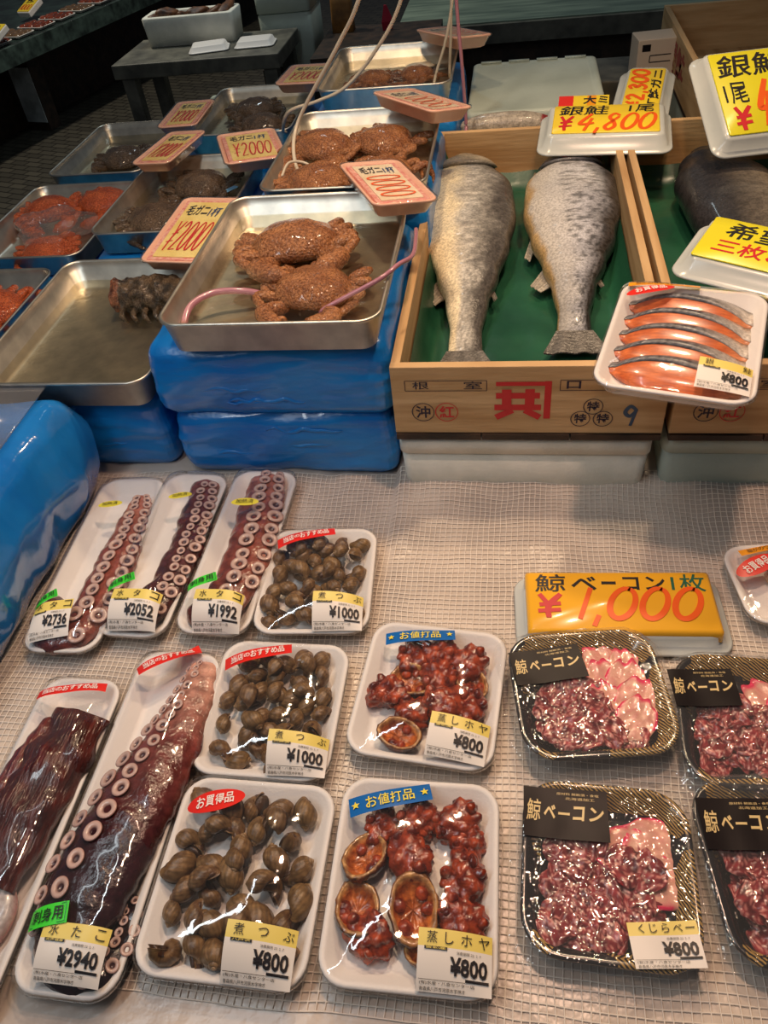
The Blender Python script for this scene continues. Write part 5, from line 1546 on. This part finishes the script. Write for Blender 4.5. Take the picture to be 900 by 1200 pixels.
def bacon_pack(c, w_, l_, rot, label, which, blk, fats, reds, seed, dz=0.0, lab=None, rear=False, tilt=(0, 0)):
    h = 0.026
    root = thing('bacon_pack', label, 'pack', (c[0], c[1], ZT + dz), rot, 'black trays of whale bacon'); root.rotation_euler = (R(tilt[0]), R(tilt[1]), R(rot))
    tray_mesh(w_, l_, h, 0.038, 0.016, 0.007, name='black_tray', m=BLACKPL, parent=root, hatch=GOLDHATCH)
    M = Matrix.Translation(root.location) @ root.rotation_euler.to_matrix().to_4x4()
    hw, hl = w_ / 2, l_ / 2

    def f(x, y):
        u = max(0, 1 - abs(x / hw) ** 4); v = max(0, 1 - abs(y / hl) ** 4)
        return h + 0.001 - 0.004 * u * v + 0.0016 * nz(x * 40 + seed, y * 40, 1) * u * v
    film_part(root, w_, l_, h, f, 0.038, skirt=False, m=BAGFILM, crinkle=0.0025, flange=0.018, seed=seed)
    cx, cy, bw, bh, br = blk
    g = lambda x, y: f(x, y) + 0.0022
    mb = patch(bw, bh, 10, 8)
    place(mb, local_place(cx, cy, br, g, 0.0005)); s = mb.build('black_label', STBLACK, root)
    t = MB(); chars = '鯨ベーコン'; xs_ = [(-0.94, -0.58), (-0.52, -0.24), (-0.18, 0.10), (0.16, 0.46), (0.54, 0.90)]
    for ch, (a, b) in zip(chars, xs_):
        hgt = 0.34 if ch == '鯨' else 0.22
        text_in(t, ch, bw / 2 * a, -bh * hgt * 0.55 if ch != 'ー' else -0.0012, bw / 2 * b, bh * hgt * 0.75 if ch != 'ー' else 0.0014, 0.008 if ch == '鯨' else 0.03, 0.15)
    text_in(t, '原材料 鯨畝須・食塩', -bw * 0.1, bh * 0.37, bw * 0.4, bh * 0.42); text_in(t, '北海道加工', 0, bh * 0.28, bw * 0.35, bh * 0.335)
    place(t, local_place(cx, cy, br, g, 0.0010)); t.build('lettering', GOLDINK, s, smooth=False)
    if lab:
        price_label(root, lab, g, 'くじらベー', '\u00a5800', '')
    for i, (x, y, rz, q, sc_) in enumerate(fats):
        slice_(M, 'fat', q, x, y, 0.0085 + 0.0011 * i, (0.10, 0.05, R(rz)), sc_, 'cream slice with bright pink rind in the ' + which, 'pink edged slices in the ' + which)
    rnd = random.Random(seed)
    for i, (x, y, q, sc_) in enumerate(reds):
        slice_(M, 'red', q, x, y, 0.0095 + 0.0013 * (i % 7), (rnd.uniform(-.22, .22), rnd.uniform(-.22, .22), rnd.uniform(0, 6.28)), sc_, 'dark red marbled meat slice in the ' + which, 'dark red slices in the ' + which)
    return root


def redset(n, x0, x1, y0, y1, seed, s=1.0):
    rnd = random.Random(seed); return [(rnd.uniform(x0, x1), rnd.uniform(y0, y1), i % 4, s * rnd.uniform(0.9, 1.25)) for i in range(n)]


bacon_pack((0.268, 0.462), 0.165, 0.160, -2, 'black tray of whale bacon behind the right front bacon tray', 'right rear bacon pack', (-0.052, 0.034, 0.070, 0.046, 8),
           [(0.020, 0.030, 40, 0, 1.0), (0.040, 0.022, 20, 1, 1.0), (0.048, -0.010, 0, 2, 1.0)], redset(26, -0.047, 0.040, -0.050, 0.018, 5), 3.0)
bacon_pack((0.094, 0.483), 0.168, 0.160, 9, 'black tray of whale bacon under the 1,000 price card', 'bacon pack below the 1,000 card', (-0.040, 0.036, 0.082, 0.044, 6),
           [(0.050, 0.034, 0, 1, 0.85), (0.026, 0.040, 20, 0, 0.95), (0.046, 0.012, -15, 2, 1.0), (0.024, 0.016, 8, 1, 0.95), (0.050, -0.012, -25, 0, 1.0), (0.020, -0.014, 12, 2, 0.9), (0.044, -0.032, -30, 1, 0.85)], redset(20, -0.047, 0.008, -0.050, 0.012, 8) + redset(3, 0.0, 0.035, -0.052, -0.042, 9), 1.0, dz=0.006, tilt=(0, 1.5))
bacon_pack((0.270, 0.312), 0.160, 0.172, 7, 'black tray of whale bacon at the right front, cut by the picture edge', 'right front bacon pack', (-0.036, 0.040, 0.078, 0.050, -2),
           [(0.045, 0.038, 10, 0, 0.9), (0.052, 0.010, 0, 2, 0.9)], redset(28, -0.047, 0.050, -0.054, 0.026, 11), 5.0)
bacon_pack((0.100, 0.294), 0.160, 0.166, -1.5, 'black tray of whale bacon with yellow price label at the front', 'front bacon pack with price label', (-0.038, 0.048, 0.082, 0.050, 2),
           [(0.048, 0.036, 85, 0, 1.0), (0.050, 0.000, 92, 1, 1.0), (0.026, 0.022, 88, 2, 1.1)], redset(30, -0.047, 0.030, -0.054, 0.026, 21, 1.05), 7.0, lab=(0.046, -0.060, 0.060, 0.038, 8))

# ================================================================== SLICED FISH PACK AT THE RIGHT EDGE
r_, f, M = pack('sliced_fish_pack', 'foam pack with oval red sticker at the right edge beside the 1,000 card', (0.352, 0.662), 0.150, 0.125, 8, 0.006, seed=12.0, group='wrapped seafood packs')
sticker(r_, (-0.042, 0.022, 0.058, 0.026, 24), f, 'お買得品', STREDD, WHITEINK, oval=True, bold=0.014)
sticker(r_, (-0.01, 0.051, 0.09, 0.010, 8), f, '脂がのってておいしい', STORANGE, INK, bold=0.0, dz=0.0005)
for i in range(3):
    mb = MB(); sweep(mb, [(-0.03, 0.01 - 0.022 * i, 0.012), (0.0, 0.016 - 0.022 * i, 0.013), (0.045, 0.008 - 0.022 * i, 0.012)], [(0.010, 0.006), (0.014, 0.008), (0.009, 0.006)], 26, 14, 0, lambda v: lerp3(srgb(220, 204, 178), srgb(180, 150, 120), 0.5 + nz(v[0] * 70, v[1] * 70, v[2] * 90)), 0.001, 90, i)
    o = mb.build('fish_slice', FATM, vcol=True); o.matrix_world = M; tag(o, 'pale slice of fish in the pack at the right edge', 'fish slice', 'pale slices in the right edge pack')

# ================================================================== SALMON FILLET PACK ON THE CRATES
r_, f, M = pack('salmon_pack', 'foam pack of five salmon fillets lying across the two crates', (0.206, 0.842), 0.178, 0.224, -15, 0.014, seed=13.0, z=0.9335, h=0.024, group='wrapped seafood packs', tilt=(R(3), R(0)))
price_label(r_, (0.052, -0.078, 0.058, 0.045, 0), f, '銀鮭', '\u00a5800', '宮城産')
sticker(r_, (-0.052, 0.080, 0.060, 0.022, 22), f, 'お買得品', STREDD, WHITEINK, oval=True, bold=0.014)
sticker(r_, (-0.038, 0.101, 0.088, 0.010, 5), f, '脂がのってておいしい', STORANGE, INK, bold=0.0, dz=0.0005)
for i in range(5):
    yb = 0.088 - 0.0340 * i
    rt = thing('salmon_fillet', ['rearmost salmon fillet under the orange strip in the fillet pack', 'second salmon fillet from the back of the fillet pack', 'middle salmon fillet of the five in the fillet pack', 'fourth salmon fillet from the back of the fillet pack', 'front salmon fillet in the fillet pack beside its price label'][i], 'salmon fillet', (0, 0, 0), 0, 'fillets in the salmon pack'); rt.matrix_world = M
    def spine(u, o=0.0):
        return (0.076 * u, yb - 0.026 * u * u * (1 if u < 0 else 0.75) - 0.012 * u + o, 0.0)
    nU, nS = 36, 8; rings = []; C = []; rs = []; CS = []
    for j in range(nU + 1):
        u = -1 + 2 * j / nU; hgt = 0.047 * max(0.10, (1 - abs(u) ** 2.6)) * (1 - 0.25 * max(0, u)); th = 0.011 * max(0.3, 1 - abs(u) ** 3)
        x, y, _ = spine(u); z0 = 0.006
        # leaning slab: flesh face looks up and to the viewer, the skin strip tops it
        ring = [(x, y - hgt, z0), (x, y - hgt * 0.95, z0 + th * 0.7), (x, y - hgt * 0.55, z0 + th * 1.25), (x, y - hgt * 0.18, z0 + th * 1.75), (x, y, z0 + th * 1.7), (x, y + 0.004, z0 + th * 0.8), (x, y, z0)]
        rings.append(ring)
        for k in range(7):
            c = lerp3(srgb(190, 84, 28), srgb(222, 122, 60), 0.5 + nz(u * 6, k * 0.9, i)); c = lerp3(c, srgb(236, 186, 140), max(0, (u - 0.6)) * 1.4); C.append(c)
        wdt = 0.013 + 0.014 * max(0, u + 0.3); s0 = [(x, y - hgt * 0.20, z0 + th * 1.75 + 0.0004), (x, y - 0.001, z0 + th * 1.85 + 0.0008), (x, y + wdt * 0.55, z0 + th * 1.5), (x, y + wdt, z0 + th * 0.9), (x, y + wdt * 0.4, z0 + th * 0.9), (x, y - hgt * 0.1, z0 + th * 1.4)]
        rs.append(s0)
        for k in range(6):
            g = nz(u * 16 + i, k * 1.3, 3); c = lerp3(srgb(46, 46, 52), srgb(140, 142, 146), 0.35 + g); c = lerp3(c, srgb(206, 196, 184), max(0, u - 0.15) * 1.3); CS.append(c)
    mb = MB(); loft(mb, rings, col=C); mb.build('flesh', SALMONM, rt, vcol=True)
    mb = MB(); loft(mb, rs, col=CS); mb.build('skin', FISHM, rt, vcol=True)

# ================================================================== BACKGROUND
# low table beyond the crab trays
rt = thing('wooden_table', 'dark weathered table in the aisle carrying white boxes', 'table', (-1.195, 3.28, 0))
mb = MB(); mb.box(-0.33, -0.17, 0.70, 0.33, 0.19, 0.75); mb.build('tabletop', GREYWOOD, rt, smooth=False, bevel=0.004)
for x in (-0.31, 0.26):
    for y in (-0.15, 0.13):
        mb = MB(); mb.box(x, y, 0, x + 0.05, y + 0.05, 0.70); mb.build('leg', GREYWOOD, rt, smooth=False)
mb = MB(); mb.box(-0.27, -0.15, 0.30, 0.30, 0.16, 0.33); mb.build('shelf', DARKWOOD, rt, smooth=False)
styro_box(-1.16, 3.39, 0.3305, 0.26, 0.20, 0.19, 'pale box on the shelf under the dark table', STYROG, lid=False)
styro_box(-1.265, 3.395, 0.7505, 0.37, 0.14, 0.10, 'white styrofoam box with dried fish on the dark table', STYRO, lid=False)
styro_box(-0.925, 3.62, 0.60, 0.22, 0.22, 0.27, 'pale closed box behind the dark table', STYROG)
mb = MB(); mb.box(-1.05, 3.50, 0, -0.78, 3.74, 0.598); o = mb.build('wooden_stand', DARKWOOD, smooth=False); tag(o, 'dark wooden stand under the pale closed box', 'stand')
rnd = random.Random(4)
for q in range(6):
    mb = MB(); blob(mb, (0, 0, 0), 0.055, 0.022, 0.018, q, 0.5, 40, 18, 10)
    o = mb.build('dried_fish', mat('dried_brown_fish', srgb(120, 76, 44), 0.5, noise_scale=40, color2=srgb(58, 34, 22)))
    o.location = (-1.41 + q * 0.058, 3.395, 0.835 + 0.012 * (q % 2)); o.rotation_euler = (0, 0.3 * math.sin(q), rnd.uniform(0.6, 2.2))
    tag(o, 'brown dried fish heaped in the styrofoam box on the dark table', 'dried fish', 'dried fish in the far box')
for q, (x, y, rz, l_) in enumerate(((-1.165, 3.235, 12, 'left one on the dark table'), (-0.985, 3.255, 4, 'right one on the dark table'))):
    rt = thing('foam_tray', 'white foam tray lying face down, ' + l_, 'tray', (x, y, 0.774), 0, 'upturned trays on the dark table'); rt.rotation_euler = (PI, 0, R(rz))
    tray_mesh(0.155, 0.11, 0.022, 0.02, parent=rt)
# fish stall on the far left
rt = thing('fish_counter', 'long dark counter across the aisle at the top left', 'counter', (-2.80, 4.54, 0), -15)
mb = MB(); mb.box(-1.6, -1.6, 0.50, 0.0, 3.6, 0.535); mb.build('counter_top', mat('teal_counter', srgb(52, 70, 66), 0.4, noise_scale=9, color2=srgb(30, 40, 38)), rt, smooth=False)
mb = MB(); mb.box(0.001, -1.6, 0.45, 0.03, 3.6, 0.542); mb.build('edge_board', mat('teal_edge', srgb(74, 92, 86), 0.45, noise_scale=16, color2=srgb(34, 44, 42)), rt, smooth=False)
mb = MB(); mb.box(-1.55, -1.5, 0, -0.42, 3.5, 0.50); mb.build('base', DARKWOOD, rt, smooth=False)
rc = Matrix.Translation((-2.80, 4.54, 0)) @ Matrix.Rotation(R(-15), 4, 'Z')
for q in range(9):
    x, y = (-0.14, -0.34 + q * 0.19); s_ = thing('seafood_pack', 'small pack of glossy red seafood on the far counter at the top left', 'pack', rc @ Vector((x, y, 0.5355)), -15, 'packs on the far counter')
    tray_mesh(0.19, 0.15, 0.018, 0.02, parent=s_); mb = MB()
    for j in range(9):
        blob(mb, (-0.06 + 0.06 * (j % 3), -0.045 + 0.045 * (j // 3), 0.017), 0.03, 0.024, 0.012, j + q, 0.4, 60, 12, 8)
    mb.build('contents', mat('glossy_red_food', srgb(150, 66, 40), 0.2, noise_scale=50, color2=srgb(90, 40, 26), coat=0.6) if q % 3 else mat('glossy_brown_food', srgb(110, 84, 60), 0.2, coat=0.6), s_)
for q, (x, y) in enumerate(((-0.04, 0.0), (-0.31, 0.60))):
    s_ = thing('price_card', ['yellow price card at the picture corner on the far counter', 'yellow price card on the far counter, second from the corner'][q], 'price card', rc @ Vector((x, y, 0.585)), -20, 'price cards on the far counter'); s_.rotation_euler = (R(20), 0, R(-18))
    mb = MB(); mb.box(-0.05, -0.07, 0, 0.05, 0.07, 0.035); mb.build('card_block', FOAM, s_, smooth=False, bevel=0.006)
    mb = MB(); mb.box(-0.047, -0.066, 0.0352, 0.047, 0.066, 0.037); sh = mb.build('price_sheet', CARDYEL, s_, smooth=False)
    t = MB(); hand(t, '1000', -0.04, -0.05, 0.04, 0.0, 0.006); place(t, lambda x, y: (x, y, 0.0374)); t.build('price_figures', INKRED, sh, smooth=False)
    t = MB(); text_in(t, '鮭', -0.03, 0.01, 0.03, 0.055, 0.03); place(t, lambda x, y: (x, y, 0.0374)); t.build('lettering', INK, sh, smooth=False)
rt = thing('counter_post', 'white panelled post standing under the far counter', 'post', (-2.98, 4.93, 0), -15)
mb = MB(); mb.box(-0.09, -0.05, 0.0, 0.09, 0.05, 0.42); mb.build('post_core', DARKWOOD, rt, smooth=False)
mb = MB(); mb.box(-0.075, -0.056, 0.05, 0.085, -0.0505, 0.36); mb.build('white_panel', mat('dirty_white_panel', srgb(200, 205, 205), 0.5, noise_scale=9, color2=srgb(150, 156, 156)), rt, smooth=False)
# dark stands and goods behind the white hoses
rt = thing('display_shelf', 'dark wooden shelf behind the rearmost steel tray', 'shelf', (-0.60, 3.40, 0))
mb = MB(); mb.box(-0.17, -0.2, 0.66, 0.30, 0.25, 0.70); mb.build('shelf_board', DARKWOOD, rt, smooth=False)
mb = MB(); mb.box(-0.16, -0.15, 0, 0.28, 0.2, 0.66); mb.build('shelf_base', mat('black_board', srgb(24, 22, 22), 0.6), rt, smooth=False)
rt = thing('paper_bag', 'tan paper bag standing on the dark shelf', 'bag', (-0.70, 3.58, 0.7005)); mb = MB()
loft(mb, [[(x + 0.004 * nz(x * 40, y * 40, z * 30), y, z) for x, y in rr(0.045 - i_, 0.03 - i_, 0.008, 3)] for i_, z in ((0, 0), (0.002, 0.05), (0.004, 0.10), (0.008, 0.16))]); mb.build('bag_body', mat('tan_paper', srgb(170, 118, 56), 0.6, noise_scale=20, color2=srgb(120, 80, 36)), rt)
mb = MB(); loft(mb, [[(0.025 * s * math.cos(2 * PI * i / 3), 0.02 * s * math.sin(2 * PI * i / 3), z) for i in range(3)] for s, z in ((1, 0), (1.2, 0.03), (0.3, 0.085))]); o = mb.build('red_pouch', mat('red_cloth', srgb(170, 26, 50), 0.6), smooth=False); o.location = (-0.52, 3.55, 0.70); tag(o, 'small red pouch on the dark shelf', 'pouch')
rt = thing('market_counter', 'long pale green counter in the dark behind the hoses and crates', 'counter', (0.75, 4.02, 0))
mb = MB(); mb.box(-1.25, -0.30, 0.62, 1.6, 0.5, 0.66); mb.build('counter_top', mat('pale_green_board', srgb(134, 150, 132), 0.4, noise_scale=7, color2=srgb(94, 110, 98), stretch=(0.6, 4, 1)), rt, smooth=False)
mb = MB(); mb.box(-1.25, -0.325, 0.585, 1.6, -0.302, 0.655); mb.build('edge_board', GREYWOOD, rt, smooth=False)
mb = MB(); mb.box(-1.2, -0.18, 0.0, 1.55, 0.45, 0.62); mb.build('base', DARKWOOD, rt, smooth=False)
